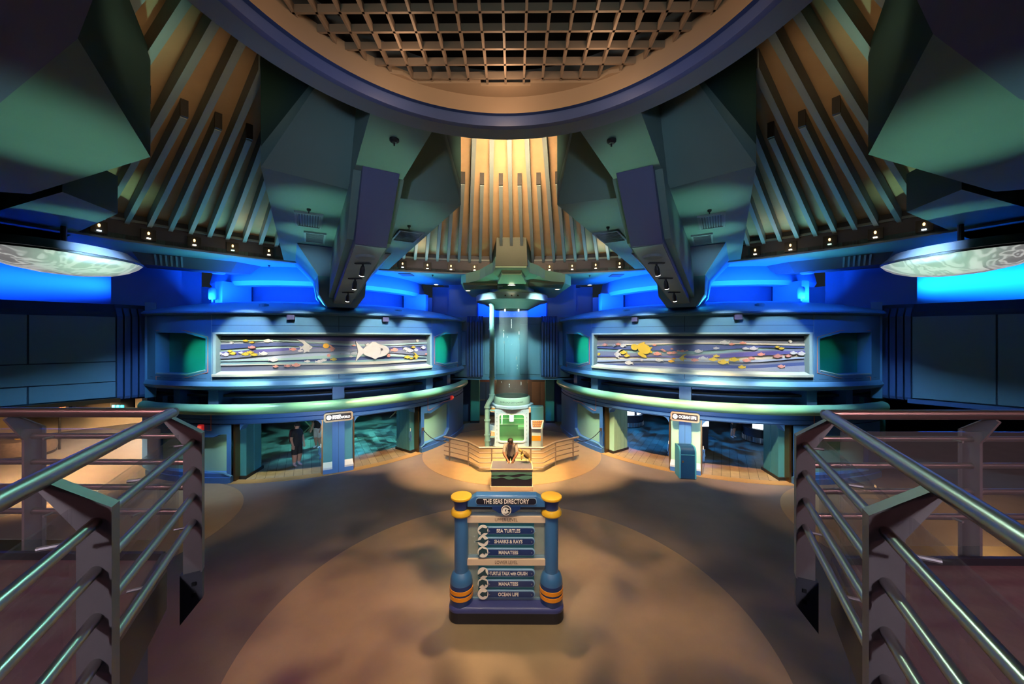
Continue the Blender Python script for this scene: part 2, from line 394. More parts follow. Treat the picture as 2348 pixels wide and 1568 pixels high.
m_steel_plate = M('steel_plate', (.26, .235, .25), .42, .3, noise=(6, .1))
m_white = M('white_paint', (.75, .76, .74), .4)
m_yellow = M('yellow_enamel', (.85, .48, .03), .3, coat=.3)
m_orange = M('orange_enamel', (.85, .32, .02), .35)
m_lamp = M('lamp_glow', (1, .9, .7), .4, emit=(1, .86, .62, 6))
m_lampc = M('lamp_glow_cool', (.8, .95, 1), .4, emit=(.75, .95, 1, 5))
m_lampw = M('lamp_filament', (1, .7, .4), .4, emit=(1, .55, .18, 5))
m_red = M('alarm_red', (.65, .03, .03), .35, emit=(1, .05, .05, .25))

# ------------------------------------------------------------------ floor
fl = thing('floor', (0, 10, 0), 'dark grey hub floor with round wooden inlays', None, None, 'structure')
MB().box(-32, 32, -14, 34, -.2, 0).build('floor_slab', m_floor, fl)
def disc(x, y, r, mat, z=.006, n=96, rim=None):
    MB().lathe([(r, -.02), (r, z)], x, y, n).build('floor_disc', mat, fl)
    if rim:
        MB().lathe([(r, z - .004), (r + .035, z - .004), (r + .035, z + .002), (r, z + .002)], x, y, n).build('floor_disc_rim', rim, fl)
m_rim = M('rim_brass', (.36, .26, .15), .4, .3)
disc(0, 6.75, 4.45, m_disc, rim=m_rim)
disc(0, 16.6, 3.95, m_circle, rim=m_rim)
disc(-11.3, 9.4, 3.45, m_circle, rim=m_rim)
disc(11.3, 9.4, 3.45, m_circle, rim=m_rim)

# ------------------------------------------------------------------ drums
def hole_belt(mb_wall, mb_back, side, R, Rb, p0, p1, z0, z1, hole, n=40, extra=()):
    """wall belt from p0..p1, z0..z1 with a recess; hole(ph) -> (bottom, top) or None"""
    ph = sorted(set([p0 + (p1 - p0) * k / n for k in range(n + 1)] + list(extra)))
    for a, b in zip(ph, ph[1:]):
        ha, hb = hole(a + 1e-6), hole(b - 1e-6)
        if ha is None or hb is None:
            mb_wall.quad(dpt(side, R, a, z0), dpt(side, R, b, z0), dpt(side, R, b, z1), dpt(side, R, a, z1))
            continue
        mb_wall.quad(dpt(side, R, a, z0), dpt(side, R, b, z0), dpt(side, R, b, hb[0]), dpt(side, R, a, ha[0]))
        mb_wall.quad(dpt(side, R, a, ha[1]), dpt(side, R, b, hb[1]), dpt(side, R, b, z1), dpt(side, R, a, z1))
        mb_wall.quad(dpt(side, R, a, ha[0]), dpt(side, R, b, hb[0]), dpt(side, Rb, b, hb[0] + .04), dpt(side, Rb, a, ha[0] + .04))
        mb_wall.quad(dpt(side, R, a, ha[1]), dpt(side, R, b, hb[1]), dpt(side, Rb, b, hb[1] - .02), dpt(side, Rb, a, ha[1] - .02))
        mb_back.quad(dpt(side, Rb, a, ha[0] + .04), dpt(side, Rb, b, hb[0] + .04), dpt(side, Rb, b, hb[1] - .02), dpt(side, Rb, a, ha[1] - .02))
    for e in extra:
        for s_ in (-1e-4, 1e-4):
            h, h2 = hole(e + s_), hole(e - s_)
            if h is not None and h2 is None:
                mb_wall.quad(dpt(side, R, e, h[0]), dpt(side, Rb, e, h[0] + .04), dpt(side, Rb, e, h[1] - .02), dpt(side, R, e, h[1]))

def lerp_hole(pts_lo, pts_hi):
    def f(ph, pts):
        for (a, za), (b, zb) in zip(pts, pts[1:]):
            if a <= ph <= b: return za + (zb - za) * (ph - a) / (b - a)
        return None
    def h(ph):
        lo, hi = f(ph, pts_lo), f(ph, pts_hi)
        return None if lo is None or hi is None else (lo, hi)
    return h

DRUMS = {}
def build_drum(side):
    nm = 'left' if side < 0 else 'right'
    d = thing('wall_' + nm, (side * DCX, DCY, 0), 'blue round drum with a green rail over two doorways, %s of the glass tube' % nm, None, None, 'structure')
    DRUMS[side] = d
    A0, A1 = -26, 92
    # upper storey
    mb = MB().arc(side, [(7.3, 3.27), (7.55, 3.29), (7.68, 3.36), (7.72, 3.45), (7.68, 3.54), (7.6, 3.60), (7.6, 3.80), (7.3, 3.80)], A0, A1, 60)
    mb.build('drum_skirt', m_drum, d, smooth=True)
    mb = MB().arc(side, [(7.3, 5.36), (7.6, 5.36), (7.6, 5.99), (7.70, 6.00), (7.78, 6.05), (7.78, 6.11), (7.70, 6.17), (6.6, 6.46), (5.3, 6.68), (5.3, 6.4)], A0, A1, 60)
    mb.build('drum_roof', m_drum, d, smooth=True)
    wall, back = MB(), MB()
    # left-of-mural window, mural recess, right window
    hw = lerp_hole([(-21.5, 3.80 + .02), (-9.5, 3.82), (-3.6, 3.98)], [(-21.5, 5.36), (-10, 5.34), (-3.6, 5.14)])
    hole_belt(wall, back, side, 7.6, 7.18, A0, -1.5, 3.80, 5.36, hw, 24, (-21.5, -9.5, -10, -3.6))
    hw2 = lerp_hole([(63.6, 3.98), (69.5, 3.82), (81.5, 3.82)], [(63.6, 5.14), (70, 5.34), (81.5, 5.36)])
    hole_belt(wall, back, side, 7.6, 7.18, 61.5, A1, 3.80, 5.36, hw2, 24, (63.6, 69.5, 70, 81.5))
    wall.build('drum_wall', m_drum, d, recalc=False)
    back.build('window_recess', m_win, d, recalc=False, smooth=True)
    # coral lines round the window recesses
    for pts in ([(-21, 5.43), (-9.6, 5.42), (-2.9, 5.19), (-2.9, 3.93), (-9.2, 3.74), (-21, 3.74), (-21, 3.6)], [(81, 5.43), (69.6, 5.42), (62.9, 5.19), (62.9, 3.93), (69.2, 3.74), (81, 3.74), (81, 3.6)]):
        MB().tube([dpt(side, 7.605, a, z) for a, z in pts], .012, 6).build('coral_line', m_line, d)
    # window sills
    for pts in ([(-21, 3.84), (-9.4, 3.84), (-3.8, 4.0)], [(81, 3.84), (69.4, 3.84), (63.8, 4.0)]):
        MB().tube([dpt(side, 7.58, a, z) for a, z in pts], .035, 8).build('window_sill', m_frame, d, smooth=True)
    # joints of the upper panels
    for a in (-1.9, 30, 61.6):
        MB().ablock(side, 7.59, 7.604, a - .06, a + .06, 5.4 if a == 30 else 3.62, 5.98, 1).build('panel_joint', m_joint if a == 30 else m_frame, d)
    MB().ablock(side, 7.59, 7.604, 29.94, 30.06, 3.6, 3.84, 1).build('panel_joint', m_joint, d)
    MB().ablock(side, 7.59, 7.603, -1.9, 61.6, 5.60, 5.615, 30).build('panel_joint', m_joint, d)
    MB().ablock(side, 7.59, 7.603, -24, 90, 3.70, 3.71, 30).build('panel_joint', m_joint, d)
    # gap between storeys: set back wall, pillars
    MB().ablock(side, 6.5, 6.7, A0, A1, 2.6, 3.4, 50).build('gap_wall', m_pillar, d)
    MB().arc(side, [(6.4, 2.60), (7.75, 2.60), (7.75, 2.66), (6.4, 2.66)], A0, A1, 50).build('gap_floor', m_navy, d)
    for a, b in ((-16, -13.5), (-4.1, -1.2), (28.4, 31.6), (60.2, 63.8), (73.5, 76.5)):
        MB().ablock(side, 6.7, 7.42, a, b, 2.6, 3.45, 3).build('gap_pillar', m_pillar, d)
    # green rail
    prof = [(7.68 + .20 * math.cos(t), 2.62 + .19 * math.sin(t)) for t in [2 * math.pi * k / 16 for k in range(16)]]
    MB().arc(side, prof, A0, A1, 70).build('green_rail', m_band, d, smooth=True)
    # lintel and piers
    MB().arc(side, [(6.9, 2.07), (7.54, 2.07), (7.6, 2.12), (7.6, 2.24), (7.57, 2.26), (7.6, 2.28), (7.6, 2.5), (6.9, 2.5)], A0, A1, 60).build('lintel', m_drum_lo, d)
    # end piers with mint insets
    for a0, a1, hl, hh, ex in (
        (A0, 3.4, [(-20, .34), (1.5, .34), (3.39, .22)], [(-20, 1.62), (-1.4, 1.62), (.2, 1.72), (3.39, 1.74)], (-20, -1.4, .2, 1.5)),
        (56.4, A1, [(56.41, .22), (58.3, .34), (70, .36), (72.5, .62)], [(56.41, 1.74), (59.6, 1.72), (61, 1.66), (69, 1.92), (72.5, 1.90)], (58.3, 59.6, 61, 69, 70, 72.5))):
        wl, bk = MB(), MB()
        hole_belt(wl, bk, side, 7.6, 7.46, a0, a1, .0, 2.07, lerp_hole(hl, hh), 24, ex)
        wl.build('pier', m_drum_lo, d, recalc=False); bk.build('pier_inset', m_mint, d, recalc=False, smooth=True)
        pl = [(a, z) for a, z in hl]
        MB().tube([dpt(side, 7.58, a, z) for a, z in pl], .05, 8).build('pier_sill', m_drum, d, smooth=True)
        MB().ablock(side, 7.0, 7.66, max(a0, -26), min(a1, 92), 0, .2, 20).build('pier_base', m_drum_lo, d)
    # coral line over the insets
    for pts in ([(-2.0, 2.42), (-2.0, 1.86), (-16, 1.86)], [(59.6, 2.42), (59.6, 1.84), (60.6, 1.82), (68, 2.03), (74, 2.0)]):
        MB().tube([dpt(side, 7.605, a, z) for a, z in pts], .012, 6).build('coral_line', m_line, d)
    # centre pier
    MB().ablock(side, 6.9, 7.6, 28.3, 31.5, 0, 2.07, 3).build('centre_pier', m_drum_lo, d)
    MB().ablock(side, 7.601, 7.606, 29.86, 29.94, .0, 2.07, 1).build('pier_joint', m_joint, d)
    for a, b in ((25.9, 28.3), (31.5, 33.9)):
        MB().ablock(side, 6.9, 7.42, a, b, 0, 2.07, 2).build('pier_side', m_jamb if side < 0 else m_mint, d)
        MB().arc(side, [(7.3, .22), (7.62, .18), (7.62, .25), (7.40, .42), (7.3, .42)], a, b, 2).build('pier_foot', m_sill, d)
        MB().ablock(side, 7.3, 7.60, a, b, 0, .2, 2).build('pier_foot_base', m_drum_lo, d)
    # door jambs and bronze edge strips
    for a, b in ((3.4, 3.9), (25.5, 25.9), (33.9, 34.3), (55.9, 56.4)):
        MB().ablock(side, 7.2, 7.5, a, b, 0.02, 2.07, 1).build('door_edge', m_bronze, d)
    for a, b in ((3.7, 5.6), (53.8, 56.1)):
        for k in range(4):
            MB().ablock(side, 7.26 - .24 * (k + 1), 7.26 - .24 * k - .02, a, b - .12 * (k % 2), .12, 2.07, 1).build('jamb_board', m_jamb if side < 0 or b < 20 else m_mint, d)
        MB().ablock(side, 6.2, 7.3, a, b + .2, 0, .12, 1).build('jamb_kick', m_dark, d)
    # rounded door head corners
    for a, sg in ((5.5, 1), (25.6, -1), (34.2, 1), (53.9, -1)):
        q = [(a, 2.08), (a + sg * 1.5, 2.08), (a + sg * .9, 2.04), (a + sg * .35, 1.96), (a, 1.86)]
        MB().loft([[dpt(side, R, p, z) for p, z in q] for R in (7.2, 7.58)]).build('door_corner', m_drum_lo, d)
    # threshold strip, exhibition room shell
    MB().arc(side, [(7.35, 0), (7.72, 0), (7.72, .012), (7.35, .012)], 3, 57, 30).build('threshold', M('threshold_brass', (.45, .27, .10), .4, .3), d)
    MB().lathe([(0, 3.0), (7.2, 3.0), (7.2, 3.08), (0, 3.08)], side * DCX, DCY, 48).build('room_ceiling', m_black, d)
    MB().ablock(side, 7.0, 7.2, 96, 330, 0, 3.0, 40).build('room_back_wall', m_navy, d)
    MB().lathe([(0, -.01), (7.3, -.01), (7.3, .0015), (0, .0015)], side * DCX, DCY, 64).build('room_floor', m_plank, fl)
    # planks of the room floor
    ax, ay = Vector((side * -math.sin(rad(30)), -math.cos(rad(30)))), Vector((math.cos(rad(30)) * 1.0, -side * math.sin(rad(30))))
    org = Vector((side * DCX, DCY))
    gap = MB()
    ring_pts = [dpt(side, 7.4, a) for a in [2 + 56 * k / 20 for k in range(21)]]
    gap.loft([[(p.x, p.y, .001) for p in ring_pts] + [(org.x, org.y, .001)], [(p.x, p.y, .003) for p in ring_pts] + [(org.x, org.y, .003)]])
    gap.build('plank_bed', m_grout, fl)
    rr = random.Random(3 + side); wdt = .30; k = 0
    for i in range(-12, 12):
        s0 = i * wdt
        out = math.sqrt(max(.1, 7.42 ** 2 - max(abs(s0), abs(s0 + wdt)) ** 2)); cur = out
        while cur > 2.2:
            ln = rr.uniform(1.6, 2.6); e = max(2.0, cur - ln)
            q = [org + ax * cur + ay * (s0 + .006), org + ax * cur + ay * (s0 + wdt - .006), org + ax * (e + .008) + ay * (s0 + wdt - .006), org + ax * (e + .008) + ay * (s0 + .006)]
            z = .010 + rr.uniform(0, .002)
            MB().prism([(p.x, p.y) for p in q], .002, z).build('plank', rr.choice((m_plank, m_plank2)), fl)
            cur = e; k += 1
    # roof: gap under the cove, pillars, cove band
    MB().ablock(side, 4.2, 4.4, A0, A1, 6.5, 8.2, 50).build('cove_back', m_navy, d)
    prof = [(4.4, 7.55), (4.9, 7.35), (5.25, 7.38), (5.35, 7.55), (5.2, 8.2), (4.4, 8.2)]
    MB().arc(side, prof, A0 - 8, A1 + 6, 60).build('cove_band', m_glow, d, smooth=True)
    for px in ((410, 510, 973, 1025) if side < 0 else (1838, 1940, 1330, 1382)):
        a = phi_of(px, 5.6, side)
        MB().loft([[dpt(side, R, a + da, z) for R, da, z in ((5.75, -2.1, zz), (5.75, 2.1, zz), (4.5, 2.1, zz), (4.5, -2.1, zz))] for zz in (6.5, 7.5)]).build('roof_pillar', m_glow, d)
    # wall lamps / camera boxes under the roof lip
    return d
build_drum(-1); build_drum(1)

# small fittings on the drums
for side, phs in ((-1, (18.2, 43.0)), (1, (17, 44))):
    for k, a in enumerate(phs):
        mb = MB().loft([[dpt(side, R, a + da, z) for da, z in ((-.9, 5.82), (.9, 5.82), (.9, 6.0), (-.9, 6.0))] for R in (7.6, 7.74)])
        o = mb.build('wall_speaker', m_strut, None, label='grey box under the %s drum lip, over the %s half of the mural' % ('left' if side < 0 else 'right', 'outer' if k == 0 else 'inner'), cat='speaker', group='boxes under the drum lips')
        MB().lathe([(.0, 0), (.05, 0), (.05, .02), (0, .02)], 0, 0, 12)
for side, a, z, lab in ((-1, -4.6, 1.98, 'red fire alarm strobe on the left drum beside the coral line'), (-1, 74.2, 2.12, 'red fire alarm bell high on the inner end of the left drum')):
    t = thing('fire_alarm', dpt(side, 7.6, a, z), lab, 'alarm')
    n = (dpt(side, 8, a) - dpt(side, 7, a)).normalized(); e = Vector((-n.y, n.x)); c = dpt(side, 7.64, a)
    MB().obox((c.x, c.y), e, n, .09, .04, z - .1, z + .1).build('alarm_body', m_red, t, bevel=.01)
    c = dpt(side, 7.7, a)
    MB().obox((c.x, c.y), e, n, .05, .03, z - .03, z + .06).build('alarm_lens', M('alarm_lens', (.9, .3, .2), .2, emit=(1, .1, .05, .5)), t)

# cast roof rosettes
for side, px, R, z in ((-1, 605, 7.0, 6.4), (-1, 913, 7.0, 6.36), (1, 1742, 7.0, 6.4), (1, 1437, 7.0, 6.36)):
    a = phi_of(px, R, side); c = dpt(side, R, a)
    MB().lathe([(.0, z - .1), (.16, z - .1), (.16, z + .02), (.10, z + .05), (0, z + .05)], c.x, c.y, 14).build('roof_speaker', m_drum, None, label='small round speaker set in the sloping roof of the %s drum, %s end' % ('left' if side < 0 else 'right', 'outer' if abs(px - 1174) > 400 else 'inner'), cat='speaker', group='speakers in the drum roofs')
for side, px in ((-1, 497), (1, 1828)):
    a = phi_of(px, 5.8, side)
    t = thing('roof_floodlight', dpt(side, 5.85, a, 6.6), 'blue cylindrical floodlight against a pillar on the %s drum roof' % ('left' if side < 0 else 'right'), 'floodlight')
    c = dpt(side, 5.95, a)
    MB().lathe([(.0, 6.72), (.12, 6.72), (.14, 6.78), (.14, 7.12), (.1, 7.2), (0, 7.2)], c.x, c.y, 14).build('lamp_body', m_glow, t, smooth=True)
    MB().box(c.x - .03, c.x + .03, c.y - .03, c.y + .03, 6.5, 6.74).build('yoke', m_glow, t)

# ------------------------------------------------------------------ centre bay behind the tube
bay = thing('wall_back', (0, 20.3, 0), 'teal back bay with ribbed blue strips behind the glass tube', None, None, 'structure')
MB().box(-1.72, 1.72, 20.2, 20.5, 2.95, 6.3).build('bay_panel', m_panel, bay)
for s in (-1, 1):
    MB().box(*(sorted((s * .42, s * 1.56))), 20.16, 20.2, 3.1, 5.9).build('bay_face_panel', m_panel, bay, bevel=.02)
    for k in range(6):
        x = s * (1.68 + .155 * k)
        q = [(20.05, 2.98), (20.0, 3.08), (20.0, 6.0), (20.25, 6.35), (20.5, 6.35), (20.5, 2.98)]
        MB().loft([[(x - .055, y, z) for y, z in q], [(x + .055, y, z) for y, z in q]]).build('rib', m_rib, bay)
    # link wall between bay and drum end
    MB().box(*(sorted((s * 2.52, s * 3.4))), 20.2, 20.6, 2.9, 6.3).build('bay_cheek', m_panel, bay)
    MB().box(*(sorted((s * 2.56, s * 2.86))), 20.14, 20.2, 3.6, 5.5).build('cheek_panel', m_drum, bay, bevel=.03)
    MB().box(*(sorted((s * 2.0, s * 2.55))), 21.9, 22.3, 0, 2.95).build('bay_column', m_col, bay, bevel=.04)
    MB().box(*(sorted((s * 2.0, s * 2.55))), 21.86, 22.34, 0, .12).build('column_base', m_dark, bay)
    MB().box(*(sorted((s * 2.55, s * 3.6))), 22.2, 22.4, 0, 3).build('bay_side_wall', m_navy, bay)
    MB().box(*(sorted((s * 2.0, s * 3.6))), 20.5, 21.6, 6.3, 8.2).build('cove_pier', m_glow, bay)
MB().box(-3.4, 3.4, 20.2, 24.2, 2.8, 2.96).build('bay_soffit', m_drum, bay)
MB().box(-3.4, 3.4, 24.0, 24.2, 0, 2.8).build('corridor_wall', M('corridor_wall', (.16, .13, .12), .6), bay)
MB().box(-5, 5, 22.6, 22.8, 6.2, 8.3).build('cove_wall', m_glow, bay)
m_door = M('service_door', (.30, .20, .14), .5)
dr = thing('door_1', (1.86, 23.95, 0), 'tan panelled double door in the corridor behind the tube', None, None, 'structure')
for k in range(2):
    x0 = 1.28 + .56 * k
    lf = MB().box(x0, x0 + .53, 23.9, 24.0, 0.02, 2.2).build('door_leaf', m_door, dr)
    for z0, z1 in ((.15, 1.0), (1.1, 2.1)):
        MB().box(x0 + .07, x0 + .46, 23.88, 23.9, z0, z1).build('door_panel', m_door, lf, bevel=.01)
d2 = thing('door_2', (-1.75, 23.95, 0), 'dark blue corridor doors to the left of the glass tube', None, None, 'structure')
for k in range(2):
    x0 = -2.3 + .56 * k
    MB().box(x0, x0 + .53, 23.9, 24.0, 0.02, 2.2).build('door_leaf', m_pillar, d2)
    MB().box(x0 + .02, x0 + .5, 23.86, 23.9, 1.0, 1.05).build('push_bar', m_steel, d2)
for x, lab in ((-1.55, 'small red exit sign in the corridor left of the glass tube'), (.62, 'small red exit sign seen through the glass tube')):
    q = thing('exit_sign', (x, 23.7, 2.45), lab, 'sign')
    MB().box(x - .2, x + .2, 23.66, 23.72, 2.42, 2.66).build('sign_box', M('exit_box', (.5, .02, .02), .4, emit=(1, .03, .05, 1.2)), q)
    text('EXIT', .2, (x, 23.65, 2.54), (1, 0, 0), (0, 0, 1), M('exit_letters', (1, .8, .8), .4, emit=(1, .6, .6, 2)), q, width=.32)
    MB().box(x - .03, x + .03, 23.67, 23.71, 2.66, 2.81).build('sign_stem', m_dark, q)

# ------------------------------------------------------------------ side bays
for side in (-1, 1):
    nm = 'left' if side < 0 else 'right'
    b = thing('wall_%s_bay' % nm, (side * 15, 12, 0), 'panelled blue wall with five upright ribs at the %s edge' % nm, None, None, 'structure')
    A, B_ = Vector((side * 14.45, 13.15)), Vector((side * 17.6, 9.8))
    d = (B_ - A).normalized(); n = Vector((-d.y, d.x)); n = n if n.dot(Vector((0, 2.5)) - A) > 0 else -n
    L = (B_ - A).length
    cen = lambda t0, t1, o: (A + d * ((t0 + t1) / 2) - n * o)
    # back slab then separate proud panels
    c = cen(0, L, .2); MB().obox(c, d, n, L / 2, .16, 2.95, 6.1).build('bay_slab', m_joint, b)
    rows = [(3.0, 3.55, (0, 1.95, L)), (3.58, 4.28, (0, L)), (4.31, 5.92, (0, 1.95, L))] if side < 0 else [(3.0, 5.92, (0, 1.85, L))]
    for z0, z1, cuts in rows:
        for t0, t1 in zip(cuts, cuts[1:]):
            c = cen(t0 + .02, t1 - .02, .02); MB().obox(c, d, n, (t1 - t0) / 2 - .02, .04, z0, z1).build('bay_panel', m_panel, b, bevel=.01)
    c = cen(-.1, L, .3); MB().obox(c, d, n, L / 2 + .05, .3, 2.8, 2.95).build('bay_bottom_rail', m_bronze if side < 0 else m_rib, b)
    MB().loft([[(p.x, p.y, z) for p in (A - n * o, B_ - n * o)] for o, z in ((-.02, 5.92), (.35, 6.4))], closed=False).build('bay_top_slope', m_joint, b)
    E0 = Vector((side * 13.95, 14.0)); e = (E0 - A); el = e.length; e.normalize(); en = Vector((-e.y, e.x)); en = en if en.dot(Vector((0, 2.5)) - A) > 0 else -en
    for k in range(5):
        c = A + e * (el * (k + .5) / 5)
        q = [(.05, 2.9), (0, 3.0), (0, 5.95), (.28, 6.4), (.5, 6.4), (.5, 2.9)]
        MB().loft([[(c.x + e.x * s_ - en.x * o, c.y + e.y * s_ - en.y * o, z) for o, z in q] for s_ in (-.075, .075)]).build('rib', m_rib, b)
    c = A + e * (el / 2) - en * .4; MB().obox(c, e, en, el / 2, .2, 2.9, 6.4).build('rib_backing', m_joint, b)
    # cheek to the drum
    F_ = dpt(side, 7.5, -25); g = F_ - E0
    c = (E0 + F_) / 2 - en * .2; MB().obox(c, g, (-g.y, g.x), g.length / 2 + .1, .15, 2.9, 6.5).build('bay_cheek', m_drum, b)
    # cove wall over the bay
    c = cen(-2.5, L + 3, 1.7); MB().obox(c, d, n, L / 2 + 2.8, .1, 5.9, 8.3).build('cove_wall', m_glow, b)
    c = cen(-1.9, .2, 1.2); MB().obox(c, d, n, 1.0, .3, 6.2, 8.3).build('cove_pier', m_glow, b)
    # room under the bay
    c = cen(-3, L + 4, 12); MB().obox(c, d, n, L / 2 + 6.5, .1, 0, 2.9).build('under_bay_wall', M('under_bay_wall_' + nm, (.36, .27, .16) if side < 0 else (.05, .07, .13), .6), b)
    c = cen(-3, L + 4, 6.3); MB().obox(c, d, n, L / 2 + 6.5, 6.0, 2.84, 2.95).build('under_bay_ceiling', m_navy, b)
    c = A + e * 1.2 - en * .6; MB().obox(c, e, en, .3, .3, 0, 2.9).build('under_bay_column', m_col if side > 0 else m_drum_lo, b)
# ------------------------------------------------------------------ ceiling
ce = thing('ceiling', (0, 2.6, ZL), 'faceted ceiling with a round louvred ring and radial slats', None, None, 'structure')
def hp(r, az, z, s=0.0):
    a = rad(az); return Vector((HUB[0] + r * math.sin(a) + s * math.cos(a), HUB[1] + r * math.cos(a) - s * math.sin(a), z))
RC = (0.0, 2.62)
# ring
MB().lathe([(2.50, ZL), (2.80, ZL), (2.92, ZL + .22), (2.92, ZL + .9), (2.62, ZL + .9), (2.62, ZL + .22), (2.50, ZL + .20)], RC[0], RC[1], 120, caps=False).build('ring', m_ring, ce, smooth=True)
MB().lathe([(2.47, ZL + .01), (2.49, ZL), (2.53, ZL - .005), (2.53, ZL + .19), (2.47, ZL + .19)], RC[0], RC[1], 120, caps=False).build('ring_lip', m_lip, ce, smooth=True)
MB().lathe([(2.55, ZL + .20), (2.58, ZL + .26), (2.60, ZL + .62), (2.64, ZL + .62), (2.64, ZL + .2)], RC[0], RC[1], 120, caps=False).build('ring_cove', m_beige, ce, smooth=True)
# beige segment plate with a notch
zp = ZL + .50
q = []
for k in range(25):
    a = rad(-36 + 72 * k / 24); q.append((RC[0] + 2.6 * math.sin(a), RC[1] + 2.6 * math.cos(a)))
ych = RC[1] + 2.30
q += [(1.35, ych - .16), (1.2, ych), (.34, ych), (.34, ych + .06), (-.34, ych + .06), (-.34, ych), (-1.2, ych), (-1.35, ych - .16)]
MB().prism(q, zp, zp + .05).build('ring_plate', m_beige, ce)
# louvre grid
zg0, zg1 = ZL + .52, ZL + .61
for k in range(-10, 11):
    o = k * .25; half = math.sqrt(max(0, 2.6 ** 2 - o * o))
    if half < .3: continue
    MB().box(RC[0] + o - .014, RC[0] + o + .014, RC[1] - half, RC[1] + half, zg0, zg1).build('louvre_blade', m_grid, ce)
    MB().box(RC[0] - half, RC[0] + half, RC[1] + o - .014, RC[1] + o + .014, zg0, zg1 - .001).build('louvre_blade', m_grid, ce)
MB().lathe([(2.75, ZL + .7), (2.75, ZL + 2.2), (0, ZL + 2.2)], RC[0], RC[1], 48, caps=False).build('ring_void', m_black, ce)
# sloping tan ceiling
def hcone(r): return CAMH + 3.78 + (14.3 - r) * .146
MB().lathe([(2.7, hcone(2.7)), (14.55, hcone(14.55))], HUB[0], HUB[1], 96, caps=False, a0=-30, a1=210).build('ceiling_cone', m_tan, ce, smooth=True)
MB().lathe([(2.7, hcone(2.7) + .1), (14.9, hcone(14.9) + .5)], HUB[0], HUB[1], 48, caps=False).build('ceiling_roof', m_black, ce)
RF = 14.4
# slats
for base in (-60, 0, 60):
    for k in range(-11, 12):
        az = base + k * 1.95
        off = 30 - abs(k * 1.95)
        if off < 7.0: continue
        r0 = 1.9 / math.sin(rad(off)); r0 = max(r0 - .25, 2.95)
        if k % 2: r0 = max(r0, 8.0)
        r1 = 14.42
        if base == 0 and abs(k) <= 1: r1 = 12.35
        hh = .34
        p0, p1 = hp(r0, az, hcone(r0)), hp(r1, az, hcone(r1))
        x = Vector((math.cos(rad(az)), -math.sin(rad(az)), 0)) * .055; dn = Vector((0, 0, -hh)); up = Vector((0, 0, .05))
        o = MB().loft([[p0 + x + up, p0 - x + up, p0 - x + dn, p0 + x + dn], [p1 + x + up, p1 - x + up, p1 - x + dn, p1 + x + dn]]).build('slat', m_slat, ce)
        if k % 2 and r0 < 8.3:      # dark socket at the inner end of a short slat
            e = hp(r0 - .07, az, hcone(r0)); MB().loft([[e + x * 1.1 + up, e - x * 1.1 + up, e - x * 1.1 + dn * .95, e + x * 1.1 + dn * .95], [p0 + x * 1.1 + up, p0 - x * 1.1 + up, p0 - x * 1.1 + dn * .95, p0 + x * 1.1 + dn * .95]]).build('slat_end', m_dark, o)
# fascia, shelf, soffit ring
def annulus(prof, name, mat, a0=-105, a1=105, n=120, cap=False):
    rings = [[hp(r, a0 + (a1 - a0) * k / n, z) for r, z in prof] for k in range(n + 1)]
    return MB().loft(rings, caps=True).build(name, mat, ce)
annulus([(RF, ZL - .02), (RF + .12, ZL - .02), (RF + .12, ZL + .62), (RF, ZL + .62)], 'fascia', m_fascia)
annulus([(RF - .10, ZL + .55), (RF + .3, ZL + .55), (RF + .3, ZL + .62), (RF - .10, ZL + .62)], 'fascia_shelf', m_slat)
annulus([(RF - .05, ZL - .06), (RF + .2, ZL - .06), (RF + .2, ZL), (RF - .05, ZL)], 'fascia_lip', m_ring)
annulus([(RF, ZL), (18.6, ZL), (18.6, ZL + .15), (RF, ZL + .15)], 'soffit', m_soffit)
annulus([(RF + .04, ZL + .62), (RF + .2, ZL + .62), (RF + .2, ZL + 1.1), (RF + .04, ZL + 1.1)], 'slat_backing', M('slat_backing', (.05, .06, .085), .6))

